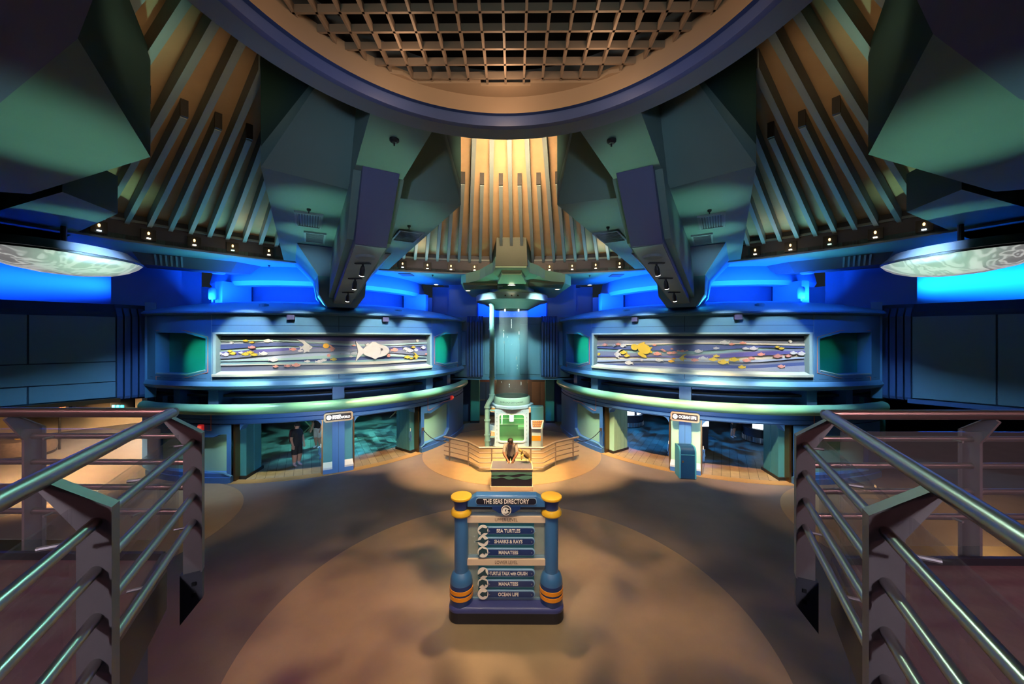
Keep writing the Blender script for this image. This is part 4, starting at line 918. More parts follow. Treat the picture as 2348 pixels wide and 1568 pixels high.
MUR = {
 -1: dict(o=480, xs=(60, 640, 1180, 1720, 2290), ys=[(146, 146, 150, 153, 153), (150, 150, 182, 192, 165), (184, 178, 205, 226, 198), (192, 190, 212, 238, 214), (226, 205, 225, 252, 232), (278, 240, 245, 258, 240), (302, 268, 252, 264, 250), (350, 300, 262, 275, 290), (376, 335, 300, 300, 340), (392, 372, 340, 325, 352), (402, 392, 372, 345, 362), (412, 405, 400, 380, 372), (432, 425, 418, 400, 380), (444, 434, 432, 428, 392), (500, 490, 478, 465, 440), (530, 520, 512, 490, 470)], cols='pglbnlpgblntcds',
   fish=[(238, 205, 34, 'w', 'r', 1), (383, 185, 52, 'y', 'f', 0), (450, 202, 46, 'y', 'f', 0), (612, 187, 84, 'w', 'f', 1), (447, 255, 72, 'c', 'f', 0), (120, 318, 50, 'w', 'f', 0), (176, 328, 80, 'w', 'f', 0), (222, 295, 46, 'y', 'f', 0), (250, 317, 64, 'y', 'f', 0), (336, 310, 50, 'w', 'f', 0), (380, 323, 72, 'y', 'f', 0), (430, 305, 66, 'y', 'f', 0), (470, 330, 70, 'y', 'f', 0), (566, 318, 80, 'w', 'f', 0), (665, 382, 92, 'w', 'f', 0), (690, 452, 52, 'c', 'f', 0), (812, 447, 58, 'c', 'f', 0), (900, 438, 84, 'c', 'f', 0), (868, 274, 66, 'c', 'f', 0), (945, 290, 50, 'w', 'f', 1), (1010, 255, 110, 'w', 'a', 0), (1208, 238, 62, 'o', 'r', 0), (1272, 268, 56, 'c', 'a', 0), (1236, 337, 36, 'c', 'r', 0), (1016, 398, 54, 'w', 'f', 0), (1136, 402, 70, 'w', 'f', 0), (1184, 385, 60, 'w', 'f', 0), (1286, 378, 64, 'y', 'f', 0), (1372, 324, 52, 'g', 'f', 1), (1496, 318, 66, 'g', 'f', 0), (1468, 348, 38, 'w', 'f', 1), (1494, 234, 34, 'c', 'f', 0), (1640, 228, 54, 'w', 'f', 0), (1692, 290, 300, 'w', 'B', 0), (1853, 338, 36, 'c', 'r', 1), (1912, 280, 70, 'c', 'f', 0), (2030, 268, 58, 'w', 'f', 0), (2068, 288, 70, 'w', 'f', 0), (2108, 252, 42, 'y', 'f', 0), (2132, 280, 50, 'w', 'f', 0), (2148, 186, 28, 'w', 'r', 0), (2208, 256, 52, 'w', 'f', 0), (2046, 354, 54, 'y', 'f', 0), (2086, 368, 34, 'y', 'f', 1), (2138, 348, 46, 'y', 'a', 0), (2240, 322, 28, 'c', 'f', 1)]),
 1: dict(o=1350, xs=(40, 620, 1160, 1700, 2290), ys=[(158, 163, 165, 165, 160), (195, 185, 172, 190, 195), (230, 215, 205, 212, 215), (238, 226, 216, 226, 238), (246, 240, 224, 234, 246), (262, 285, 290, 258, 262), (290, 318, 325, 290, 268), (340, 345, 340, 300, 290), (350, 352, 368, 345, 312), (392, 368, 388, 385, 352), (405, 392, 402, 408, 365), (430, 420, 432, 440, 405), (440, 445, 470, 470, 440), (448, 462, 492, 500, 505), (475, 500, 530, 545, 560)], cols='sgctntgpcbgnsl',
   fish=[(172, 228, 48, 'c', 'f', 1), (110, 324, 26, 'y', 'r', 1), (268, 236, 40, 'g', 'f', 1), (308, 222, 46, 'c', 'f', 1), (362, 238, 60, 'g', 'f', 1), (300, 326, 62, 'w', 'a', 1), (364, 308, 66, 'y', 'f', 1), (400, 340, 52, 'y', 'f', 1), (420, 414, 78, 'w', 'f', 1), (552, 386, 26, 'w', 'r', 1), (684, 232, 38, 'c', 'f', 1), (712, 320, 76, 'c', 'f', 1), (732, 386, 72, 'w', 'f', 1), (764, 278, 36, 'c', 'f', 1), (786, 292, 34, 'c', 'f', 1), (840, 312, 56, 'c', 'f', 1), (884, 310, 60, 'c', 'f', 1), (862, 271, 28, 'c', 'f', 1), (856, 396, 60, 'o', 'f', 1), (884, 372, 36, 'o', 'f', 1), (928, 288, 30, 'c', 'f', 1), (974, 294, 54, 'c', 'f', 1), (1018, 288, 22, 'c', 'f', 1), (968, 366, 58, 'y', 'a', 1), (1096, 386, 70, 'c', 'f', 1), (1136, 294, 76, 'g', 'f', 1), (1182, 368, 88, 'g', 'f', 1), (1292, 378, 84, 'y', 'f', 1), (1320, 344, 60, 'y', 'f', 1), (1390, 406, 104, 'y', 'f', 1), (1504, 380, 96, 'y', 'f', 1), (1318, 262, 56, 'g', 'f', 1), (1404, 206, 92, 'g', 'f', 1), (1478, 222, 56, 'c', 'f', 1), (1592, 210, 62, 'c', 'f', 1), (1622, 266, 66, 'g', 'f', 1), (1704, 266, 84, 'g', 'f', 1), (1630, 390, 76, 'c', 'f', 1), (1682, 366, 60, 'c', 'f', 1), (1780, 326, 74, 'c', 'f', 1), (1582, 458, 72, 'y', 'f', 1), (1944, 250, 46, 'y', 'f', 1), (1988, 264, 56, 'y', 'f', 1), (1952, 344, 92, 'c', 'f', 1), (2060, 342, 60, 'c', 'f', 1), (1988, 452, 72, 'c', 'f', 1), (2112, 312, 76, 'w', 'f', 1), (2196, 318, 92, 'w', 'f', 1), (2080, 194, 36, 'w', 'r', 1)])}
def mural(side):
    D = MUR[side]; nm = 'left' if side < 0 else 'right'
    t = thing('fish_mural', dpt(side, 7.45, 30, 3.85), 'long curved relief mural of fish over wavy bands on the %s drum' % nm, 'mural')
    MB().ablock(side, 7.28, 7.36, -2.2, 62.2, 3.78, 5.38, 48).build('backing', m_navy, t)
    n = 48; X0_, X1_ = D['xs'][0], D['xs'][-1]
    for i, c in enumerate(D['cols']):
        pts = []
        for k in range(n + 1):
            x = X0_ + (X1_ - X0_) * k / n
            row = []
            for j in (i, i + 1):
                y = crom(D['xs'], D['ys'][j], x); a, z = zdrum(D['o'] + x * K_, 740 + y * K_, 7.41, side)
                row.append((a, z))
            (a, zt), (_, zb) = row
            if zt < zb + .002: zt = zb + .002
            Rr = 7.38 + .012 * ((i * 2) % 5)
            pts.append([dpt(side, 7.35, a, zt), dpt(side, Rr, a, zt), dpt(side, Rr, a, zb), dpt(side, 7.35, a, zb)])
        MB().loft(pts).build('wave_band', bmat[c], t)
    shp = {'f': FISH, 'a': ANGEL, 'r': ROUND, 'B': BIG}; cm = {'w': m_fw, 'y': m_fy, 'c': m_fc, 'o': m_fo, 'g': m_fg}
    for x, y, ln, c, s, fl_ in D['fish']:
        px, py = D['o'] + x * K_, 740 + y * K_
        f = relief(side, shp[s], px, py, ln * K_, bool(fl_), 7.40, .05 if s != 'B' else .07).build('fish', cm[c], t)
        if ln > 44 and s != 'r':
            ex = .30 * ln * K_ * (-1 if fl_ else 1)
            relief(side, [(.5 * math.cos(q), .5 * math.sin(q)) for q in [k * math.pi / 4 for k in range(8)]], px + ex, py - .05 * ln * K_, max(.8, ln * K_ * .07), False, 7.44, .016 if s != 'B' else .036).build('eye', m_eye, f)
        if s == 'B':
            a_, z_ = zdrum(px + .20 * ln * K_, py, 7.4, side)
            MB().tube([dpt(side, 7.475, a_ + .5 * math.cos(q_), z_ + .16 * math.sin(q_)) for q_ in [(-1.2 + .24 * k) for k in range(11)]], .006, 6).build('gill', m_fg, f)
    if side > 0:                       # sea turtle relief
        cx, cy = 1350 + 560 * K_, 740 + 270 * K_
        shell = [(.5 * math.cos(q) * 1.0, .36 * math.sin(q)) for q in [k * math.pi / 8 for k in range(16)]]
        tt = relief(side, shell, cx + 4, cy, 120 * K_, False, 7.40, .06, -.35).build('turtle_shell', m_fy, t)
        relief(side, [(.5 * math.cos(q), .4 * math.sin(q)) for q in [k * math.pi / 6 for k in range(12)]], 1350 + 478 * K_, 740 + 252 * K_, 66 * K_, False, 7.40, .05, -.3).build('turtle_head', m_fy, tt)
        relief(side, [(-.5, 0), (-.35, .16), (0, .2), (.4, .12), (.5, 0), (.3, -.1), (-.1, -.16), (-.4, -.14)], 1350 + 545 * K_, 740 + 228 * K_, 82 * K_, False, 7.40, .05, .5).build('turtle_flipper', m_fy, tt)
        relief(side, [(-.5, 0), (-.35, .16), (0, .2), (.4, .12), (.5, 0), (.3, -.1), (-.1, -.16), (-.4, -.14)], 1350 + 558 * K_, 740 + 335 * K_, 92 * K_, False, 7.40, .05, -.5).build('turtle_flipper', m_fy, tt)
        relief(side, [(-.5, 0), (-.2, .25), (.3, .2), (.5, -.05), (.2, -.2), (-.3, -.2)], 1350 + 640 * K_, 740 + 262 * K_, 42 * K_, False, 7.40, .04, .5).build('turtle_flipper', m_fy, tt)
        relief(side, [(-.5, 0), (-.2, .25), (.3, .2), (.5, -.05), (.2, -.2), (-.3, -.2)], 1350 + 636 * K_, 740 + 296 * K_, 50 * K_, False, 7.40, .04, -.5).build('turtle_flipper', m_fy, tt)
    # frame
    z0, z1 = 3.80, 5.36
    MB().arc(side, [(7.36, z1 - .13), (7.56, z1 - .10), (7.64, z1 - .06), (7.64, z1), (7.36, z1)], -1.5, 61.5, 48).build('frame_top', m_frame, t, smooth=True)
    MB().arc(side, [(7.36, z0 + .17), (7.58, z0 + .10), (7.66, z0 + .06), (7.66, z0 - .02), (7.36, z0 - .02)], -1.5, 61.5, 48).build('frame_sill', M('mural_sill', (.46, .52, .42), .4), t, smooth=True)
    for a, b in ((-1.5, -.6), (60.6, 61.5)):
        MB().arc(side, [(7.36, z0), (7.64, z0), (7.64, z1), (7.36, z1)], a, b, 3).build('frame_side', m_frame, t, bevel=.03)
mural(-1); mural(1)

# ------------------------------------------------------------------ doorway signs
def door_sign(side, words, lab):
    a = 29.9; c = dpt(side, 7.66, a); n = (dpt(side, 8, a) - dpt(side, 7, a)).normalized(); e = Vector((-n.y, n.x)); e = e if e.x > 0 else -e
    z = 2.16; t = thing('door_sign', (c.x, c.y, z - .17), lab, 'sign')
    E3, N3 = Vector((e.x, e.y, 0)), Vector((n.x, n.y, 0))
    def plate(hw, hh, ch, o0, o1):
        q = [(-hw + ch, -hh), (hw - ch, -hh), (hw, -hh + ch), (hw, hh - ch), (hw - ch, hh), (-hw + ch, hh), (-hw, hh - ch), (-hw, -hh + ch)]
        return MB().loft([[Vector((c.x, c.y, z)) + E3 * x + N3 * o + Vector((0, 0, y)) for x, y in q] for o in (o0, o1)])
    plate(.50, .175, .06, -.06, .05).build('sign_case', M('sign_bronze', (.48, .36, .22), .35, .4), t)
    plate(.44, .115, .03, .05, .056).build('sign_face', M('sign_black', (.02, .012, .012), .3), t)
    m_let = M('sign_letters', (1, .97, .93), .4, emit=(1, .95, .9, 1.6))
    pos = lambda x, y, o: Vector((c.x, c.y, z)) + E3 * x + N3 * o + Vector((0, 0, y))
    q = [(.085 * math.cos(k * math.pi / 10), .085 * math.sin(k * math.pi / 10)) for k in range(20)]
    MB().loft([[pos(-.33 + x, y, o) for x, y in q] for o in (.056, .064)]).build('sign_emblem', m_let, t)
    MB().tube([pos(-.33 + .045 * math.cos(k * .5) * (1 - k * .07), .045 * math.sin(k * .5) * (1 - k * .07), .066) for k in range(10)], .011, 6).build('emblem_wave', M('sign_black', (0, 0, 0)), t)
    if len(words) == 1:
        text(words[0], .15, pos(.09, 0, .058), E3, (0, 0, 1), m_let, t, width=.60, bold=.004)
    else:
        text(words[0], .07, pos(-.07, .045, .058), E3, (0, 0, 1), m_let, t, width=.28, bold=.003)
        text(words[1], .12, pos(.09, -.03, .058), E3, (0, 0, 1), m_let, t, width=.62, bold=.003)
door_sign(-1, ("BRUCE'S", 'SHARKWORLD'), 'small lit bronze sign between the left doorways, black with white letters')
door_sign(1, ('OCEAN LIFE',), 'small lit bronze sign over the blue bin, reading OCEAN LIFE')

# ------------------------------------------------------------------ glass tube and lock-out chamber
TY = 17.8
ch = thing('lockout_chamber', (0, TY, 0), 'pale blue chamber with a round-cornered window under a tall clear tube', 'chamber')
m_pale = M('chamber_pale', (.45, .62, .68), .35, noise=(2, .06)); m_hz = M('hazard_white', (.82, .78, .66), .5); m_mintc = M('collar_mint', (.42, .62, .44), .4)
m_inner = M('chamber_green', (.12, .34, .16), .4)
def rrect(hw, hh, r, n=6):
    q = []
    for cx, cz, a0 in ((hw - r, hh - r, 0), (-hw + r, hh - r, 90), (-hw + r, -hh + r, 180), (hw - r, -hh + r, 270)):
        for k in range(n + 1): q.append((cx + r * math.cos(rad(a0 + 90 * k / n)), cz + r * math.sin(rad(a0 + 90 * k / n))))
    return q
FY = 17.0
def frontring(o, i, cz, y0, y1, name, mat, par):
    a, b = o, i
    rings = [[(x, y0, cz + z) for x, z in a], [(x, y0 - .0, cz + z) for x, z in b], [(x, y1, cz + z) for x, z in b], [(x, y1, cz + z) for x, z in a]]
    rings.append(rings[0])
    return MB().loft(rings, caps=False).build(name, mat, par)
frontring(rrect(.80, .87, .05), rrect(.60, .64, .12), .92, FY - .02, FY + .12, 'front_plate', m_pale, ch)
frontring(rrect(.64, .68, .14), rrect(.575, .62, .11), .92, FY - .06, FY + .02, 'window_frame', M('window_rim', (.72, .80, .78), .3), ch)
MB().box(-.6, .6, FY + .03, FY + .04, .28, 1.56).build('window_glass', glass_mat('chamber_glass', (.85, 1, .88), .03), ch)
for sx_ in (-1, 1):
    MB().box(*(sorted((sx_ * .74, sx_ * .80))), FY, TY + .8, .05, 1.79).build('side_wall', m_pale, ch)
    for k in range(8):
        z = .25 + k * .19; MB().lathe([(0, 0), (.016, 0), (.016, .02), (0, .02)], 0, 0, 8)
        MB().box(sx_ * .70 - .012, sx_ * .70 + .012, FY - .035, FY - .02, z, z + .024).build('bolt', m_dark, ch)
for k in range(5):
    x = -.5 + .25 * k; MB().box(x - .012, x + .012, FY - .035, FY - .02, 1.68, 1.70).build('bolt', m_dark, ch)
MB().box(-.74, .74, TY + .7, TY + .8, .05, 1.79).build('inner_back', m_inner, ch)
MB().box(-.74, .74, FY + .1, TY + .7, .05, .12).build('inner_floor', M('chamber_floor', (.30, .42, .22), .5), ch)
MB().box(-.74, .74, FY + .1, TY + .7, 1.72, 1.79).build('inner_top', m_inner, ch)
for z in (.75, 1.05):
    MB().tube([(-.7, TY + .62, z), (.7, TY + .62, z)], .025, 8).build('inner_rail', M('inner_rail', (.6, .6, .45), .4), ch)
MB().tube([(-.02, TY + .2, 1.72), (-.02, TY + .2, 1.0)], .11, 12).build('inner_lamp', M('inner_lamp', (1, 1, .8), .4, emit=(.9, 1, .7, 2.2)), ch)
MB().tube([(-.5, TY + .2, 1.72), (-.5, TY + .2, .85)], [.05, .02], 10).build('inner_lamp', MATS['inner_lamp'], ch)
MB().box(.3, .72, TY + .1, TY + .5, .62, .74).build('inner_seat', M('inner_seat', (.35, .55, .32), .5), ch)
MB().lathe([(.0, 1.79), (1.02, 1.79), (1.06, 1.83), (1.06, 1.93), (1.0, 1.97), (0, 1.97)], 0, TY, 8).build('platform', m_pale, ch)
for sx_ in (-1, 1):     # striped hazard blocks at shoulder and foot
    for z0, z1, y0, ww in ((1.62, 1.86, FY + .05, .24), (.42, .74, FY + .0, .26)):
        if sx_ > 0 and z0 < 1: continue
        hb = MB().loft([[(sx_ * .80, y0, z), (sx_ * (.80 + ww * .8), y0 + .12, z), (sx_ * (.80 + ww), y0 + .5, z), (sx_ * .80, y0 + .6, z)] for z in (z0, z1)]).build('hazard_block', m_hz, ch)
        for k in range(4):
            a = .02 + .055 * k
            MB().loft([[(sx_ * (.80 + a), y0 + a * .6 - .006, z0 + .01), (sx_ * (.80 + a + .03), y0 + (a + .03) * .6 - .006, z0 + .01), (sx_ * (.80 + a + .0), y0 + a * .6 - .006, z1 - .01), (sx_ * (.80 + a - .03), y0 + (a - .03) * .6 - .006, z1 - .01)], [(sx_ * (.80 + a), y0 + a * .6 + .02, z0 + .01), (sx_ * (.80 + a + .03), y0 + (a + .03) * .6 + .02, z0 + .01), (sx_ * (.80 + a + .0), y0 + a * .6 + .02, z1 - .01), (sx_ * (.80 + a - .03), y0 + (a - .03) * .6 + .02, z1 - .01)]]).build('hazard_stripe', m_orange, hb)
MB().loft([[(-.8, FY + .1, z), (-1.06, FY + .3, z), (-1.06, FY + .9, z), (-.8, FY + .9, z)] for z in (0.0, .95)]).build('foot_housing', m_pale, ch)
MB().lathe([(.90, 1.95), (.90, 2.26), (.86, 2.32), (.80, 2.32), (.80, 1.95)], 0, TY, 64, caps=False).build('collar', m_mintc, ch, smooth=True)
m_let = M('collar_letters', (.07, .12, .09), .6)
text('DIVER LOCK-OUT CHAMBER', .10, (0, 0, 0), (1, 0, 0), (0, 0, 1), m_let, ch, width=1.15, curve=lambda x, y, z: Vector((.905 * math.sin(x / .9), TY - .905 * math.cos(x / .9), 2.12 + y)))
MB().lathe([(.78, 2.2), (.78, 6.62)], 0, TY, 64, caps=False).build('tube', glass_mat('tube_glass', (.90, .98, .96), .05), ch, smooth=True)
MB().lathe([(.79, 6.5), (.83, 6.5), (.83, 6.64), (.79, 6.64)], 0, TY, 64, caps=False).build('tube_top_ring', m_dark, ch)
for x in (-.32, .32):
    MB().tube([(x, TY - .7, 6.40), (x, TY - .7, 6.6)], .03, 8).build('tube_lamp', m_lamp, ch)
rb = random.Random(5)
for x, z, l in ((-.02, 6.0, .05), (-.02, 5.9, .07), (-.02, 5.78, .1), (-.02, 5.66, .06), (-.38, 5.5, .05), (-.38, 5.3, .16), (-.37, 4.95, .08), (-.22, 5.2, .05), (.34, 5.4, .12), (.34, 5.1, .05), (.22, 4.2, .1), (.26, 3.85, .06), (.26, 3.7, .04), (-.12, 2.95, .05), (-.12, 2.85, .05), (.44, 3.0, .12), (-.5, 3.05, .05)):
    y = TY - math.sqrt(.76 ** 2 - x * x) + .05
    MB().lathe([(0, z - l), (.012, z - l * .7), (.016, z), (.008, z + l * .5), (0, z + l * .6)], x, y, 8).build('bubble', M('bubble', (.9, 1, 1), .2, emit=(.8, 1, .95, .5)), ch, smooth=True)
# pipe beside the tube
pp = thing('water_pipe', (-1.15, 16.95, 0), 'pale green vertical pipe with an elbow, left of the clear tube', 'pipe')
m_pipe = M('pipe_green', (.22, .44, .40), .3, noise=(2, .08))
path = [(-.93, 16.95, 6.9), (-.93, 16.95, 2.45), (-.95, 16.95, 2.32), (-1.02, 16.95, 2.2), (-1.10, 16.95, 2.08), (-1.15, 16.95, 1.95), (-1.15, 16.95, 0)]
MB().tube(path, .115, 18).build('pipe_run', m_pipe, pp, smooth=True)
for z, x in ((6.7, -.93), (5.55, -.93), (3.3, -.93), (2.5, -.93), (1.9, -1.15), (1.3, -1.15), (.62, -1.15), (.35, -1.15)):
    MB().lathe([(.11, z - .03), (.145, z - .03), (.145, z + .03), (.11, z + .03)], x, 16.95, 18, caps=False).build('pipe_collar', m_pipe, pp)
for z in (.48, 1.72):
    MB().box(-1.1, -.8, 16.93, 16.99, z, z + .07).build('pipe_bracket', m_pipe, pp)
# control console
cs = thing('control_console', (1.15, 16.7, 0), 'pale blue pedestal console with a sloping orange-lit panel beside the chamber', 'console')
MB().loft([[(.92, 16.55, 0), (1.32, 16.55, 0), (1.45, 16.95, 0), (.92, 16.95, 0)], [(.92, 16.55, .95), (1.32, 16.55, .95), (1.45, 16.95, 1.2), (.92, 16.95, 1.2)]]).build('pedestal', m_pale, cs)
MB().loft([[(.90, 16.45, 1.0), (1.36, 16.45, 1.0), (1.5, 16.95, 1.26), (.90, 16.95, 1.26)], [(.90, 16.45, 1.04), (1.36, 16.45, 1.04), (1.5, 16.95, 1.30), (.90, 16.95, 1.30)]]).build('console_top', m_white, cs)
MB().loft([[(.95, 16.5, 1.065), (1.32, 16.5, 1.065), (1.44, 16.9, 1.28), (.95, 16.9, 1.28)], [(.95, 16.5, 1.075), (1.32, 16.5, 1.075), (1.44, 16.9, 1.29), (.95, 16.9, 1.29)]]).build('console_face', M('console_face', (.20, .10, .07), .5), cs)
for k in range(12):
    x, y = 1.0 + .1 * (k % 4) + .02 * (k // 4), 16.58 + .12 * (k // 4); z = 1.065 + (y - 16.5) * .54
    MB().box(x - .025, x + .025, y - .03, y + .03, z, z + .03).build('button', m_orange, cs)
MB().box(.915, 1.325, 16.54, 16.55, .45, .68).build('hazard_band', m_orange, cs)
MB().box(.9, 1.5, 17.05, 17.5, .9, 1.9).build('rear_cabinet', m_jamb, cs, bevel=.02)
MB().box(.95, 1.45, 17.05, 17.5, 0, .9).build('rear_cabinet_base', m_jamb, cs)

# ------------------------------------------------------------------ middle railing
rl = thing('floor_railing', (0, 14.3, 0), 'low bent steel guard rail on the floor in front of the chamber', 'railing')
plan = [(-2.86, 15.36), (-1.74, 14.62), (-1.22, 13.86), (1.22, 13.86), (1.78, 14.62), (2.84, 15.36)]
m_rail2 = M('warm_steel', (.52, .44, .36), .35, .8)
MB().tube([(x, y, .95) for x, y in plan], .042, 10).build('top_rail', m_rail2, rl)
for z in (.76, .57, .38, .19):
    MB().tube([(x, y, z) for x, y in plan], .026, 8).build('rail_bar', m_rail2, rl)
for x, y in ((-2.6, 15.19), (-1.74, 14.62), (-.75, 13.86), (.75, 13.86), (1.78, 14.62), (2.58, 15.19)):
    q = MB().box(x - .025, x + .025, y - .03, y + .03, 0, .93).build('post', m_rail2, rl)
    MB().box(x - .07, x + .07, y - .07, y + .07, 0, .015).build('post_foot', m_rail2, q)
# ropes to the drums
for sd in (-1, 1):
    a = Vector((sd * 2.75, 15.30, .84)); b = dpt(sd, 7.68, 56.8, 1.05); pts = []
    for k in range(13):
        f = k / 12; p = a.lerp(b, f); p.z -= .22 * 4 * f * (1 - f); pts.append(p)
    rp_ = thing('barrier_rope', tuple(b), 'dark barrier rope from the steel rail to the %s doorway' % ('left' if sd < 0 else 'right'), 'rope')
    MB().tube(pts, .016, 6).build('rope', m_dark, rp_)
    MB().box(b.x - .05, b.x + .05, b.y - .05, b.y + .05, b.z - .06, b.z + .08).build('wall_clip', m_steel, rp_)

# ------------------------------------------------------------------ counter
X0c, X1c, Yf, Yb = -.66, .72, 12.25, 12.98
co = thing('demonstration_counter', (.03, 12.6, 0), 'small counter with a blue-grey top and dark wave pattern front', 'counter')
m_trimc = M('counter_trim', (.52, .42, .34), .4); m_ctop = M('counter_top', (.14, .15, .22), .12); m_cf = M('counter_dark', (.012, .012, .03), .4); m_cw = M('counter_wave', (.05, .16, .16), .5)
MB().box(X0c - .03, X1c + .03, Yf - .04, Yb + .03, 0, .14).build('plinth', m_trimc, co, bevel=.01)
MB().box(X0c, X1c, Yf, Yb, .14, .70).build('body', m_cf, co)
MB().box(X0c - .01, X1c + .01, Yf - .012, Yb, .62, .70).build('front_rail', m_fascia, co)
MB().box(X0c - .03, X1c + .03, Yf - .03, Yb + .03, .70, .735).build('top_trim', m_trimc, co)
MB().box(X0c, X1c, Yf, Yb, .735, .742).build('top', m_ctop, co)
def wave(upper, lower):
    n = 40; a = [(X0c + (X1c - X0c) * k / n) for k in range(n + 1)]
    mb = MB()
    for k in range(n):
        u0, u1 = upper(k / n), upper((k + 1) / n); l0, l1 = lower(k / n), lower((k + 1) / n)
        mb.loft([[(a[k], y, l0), (a[k + 1], y, l1), (a[k + 1], y, max(u1, l1 + .001)), (a[k], y, max(u0, l0 + .001))] for y in (Yf - .01, Yf - .001)], caps=True)
    mb.build('wave_panel', m_cw, co)
cv = lambda pts: (lambda u: crom([p[0] for p in pts], [p[1] for p in pts], u))
wave(lambda u: .62, cv([(0, .515), (.12, .505), (.28, .54), (.45, .505), (.6, .54), (.74, .57), (.88, .535), (1, .53)]))
wave(cv([(0, .46), (.12, .475), (.26, .445), (.4, .48), (.6, .44), (.8, .50), (.9, .51), (1, .49)]), cv([(0, .41), (.12, .40), (.26, .44), (.44, .37), (.62, .42), (.82, .36), (1, .42)]))
pb = MB().box(-.14, .12, Yb - .22, Yb - .02, .742, .752).build('open_booklet', M('paper_warm', (.72, .6, .4), .7), None, label='open booklet under the hands of the person at the counter', cat='booklet')

# small sea turtle model on a clear stand
tm = thing('turtle_model', (.55, 12.78, .742), 'small brown and gold sea turtle model on a clear stand on the counter', 'sculpture')
m_sh = M('turtle_brown', (.07, .045, .015), .4, noise=(14, .8)); m_go = M('turtle_gold', (.34, .25, .07), .4)
MB().lathe([(0, .742), (.10, .742), (.10, .756), (0, .756)], .55, 12.78, 20).build('stand_disc', glass_mat('stand_clear', (.8, .95, .9), .15), tm)
MB().tube([(.55, 12.78, .75), (.53, 12.78, .92)], .012, 8).build('stand_rod', glass_mat('stand_clear', (1, 1, 1), .1), tm)
c = Vector((.52, 12.78, 1.04)); ax1 = Vector((.62, 0, -.55)).normalized(); ax2 = Vector((0, 1, 0)); ax3 = ax1.cross(ax2)
def ell(c, ra, rb_, rc, n=12, m=8):
    rings = []
    for j in range(1, m):
        t = math.pi * j / m
        rings.append([c + ax1 * ra * math.cos(t) + (ax2 * rb_ * math.cos(2 * math.pi * k / n) + ax3 * rc * math.sin(2 * math.pi * k / n)) * math.sin(t) for k in range(n)])
    return MB().loft(rings)
ell(c, .20, .14, .09).build('shell', m_sh, tm, smooth=True)
ell(c - ax1 * .25 + ax3 * -.02, .075, .055, .05).build('head', m_go, tm, smooth=True)
for a, b, s in ((-.10, -.30, 1), (-.10, -.30, -1), (.16, .12, 1), (.16, .12, -1)):
    p = c + ax1 * a + ax2 * s * .08; q = p + ax2 * s * (.10 if a < 0 else .07) + Vector((-.08 if a < 0 else .09, 0, -.16 if s > 0 else -.2)) * (1 if a < 0 else .7)
    MB().tube([p, (p + q) / 2 + Vector((-.02, 0, .02)), q], [.03, .045 if a < 0 else .03, .012], 8).build('flipper', m_go, tm, smooth=True)
for k in range(5):
    p = c + ax1 * (-.14 + .07 * k)
    w_ = .13 * math.sqrt(max(.05, 1 - ((-.14 + .07 * k) / .2) ** 2))
    MB().tube([p + ax2 * w_ * math.cos(t) + ax3 * (w_ * .66) * math.sin(t) for t in [math.pi * j / 8 for j in range(-8, 9)]], .007, 6).build('shell_ridge', m_go, tm)

# ------------------------------------------------------------------ directory sign
SX, SY = -.03, 6.76
ds = thing('directory_sign', (SX, SY, 0), 'blue directory stand with yellow-capped columns and a rippled glass panel', 'sign')
m_sb = M('sign_blue', (.045, .16, .36), .3, coat=.3); m_sn = M('sign_navy', (.015, .04, .15), .3, coat=.3); m_sk = M('sign_plinth', (.012, .012, .022), .45); m_cream = M('sign_cream', (.72, .55, .38), .4)
base = rrect(1.06, .23, .18)
MB().loft([[(SX + x * k, SY + y * k, z) for x, y in base] for k, z in ((.99, 0), (1.0, .03), (1.0, .20), (.99, .22))]).build('plinth', m_sk, ds)
MB().loft([[(SX + x * k, SY + y * k2, z) for x, y in base] for k, k2, z in ((1.0, 1.0, .20), (1.0, 1.0, .24), (.97, .88, .285), (.95, .84, .29))]).build('plinth_top', M('sign_violet', (.05, .06, .20), .3, coat=.3), ds, smooth=True)
for s in (-1, 1):
    x = SX + s * .84
    cl = MB().lathe([(0, .26), (.21, .26), (.21, .62), (.20, .66), (0, .66)], x, SY, 28).build('column_foot', m_sn, ds, smooth=True)
    for z in (.42, .53):
        MB().lathe([(.20, z - .038), (.218, z - .034), (.218, z + .034), (.20, z + .038)], x, SY, 28, caps=False).build('foot_band', m_orange, cl, smooth=True)
    MB().lathe([(.205, .64), (.205, .70), (.17, .80), (.13, .84), (.11, .84)], x, SY, 28, caps=False).build('foot_dome', m_sb, cl, smooth=True)
    MB().lathe([(0, .8), (.128, .8), (.128, 1.90), (0, 1.90)], x, SY, 28).build('column_shaft', m_sb, ds, smooth=True)
    MB().lathe([(.12, 1.88), (.165, 1.88), (.19, 1.91), (.19, 1.96), (.165, 2.0), (.12, 2.0)], x, SY, 28, caps=False).build('neck_ring', m_yellow, ds, smooth=True)
    MB().lathe([(.13, 1.99), (.13, 2.08), (.165, 2.18), (.165, 2.19), (0, 2.19)], x, SY, 28).build('column_head', m_sn, ds, smooth=True)
    MB().lathe([(0, 2.18), (.175, 2.18), (.195, 2.20), (.195, 2.23), (.185, 2.24), (0, 2.24)], x, SY, 28).build('column_cap', m_yellow, ds, smooth=True)
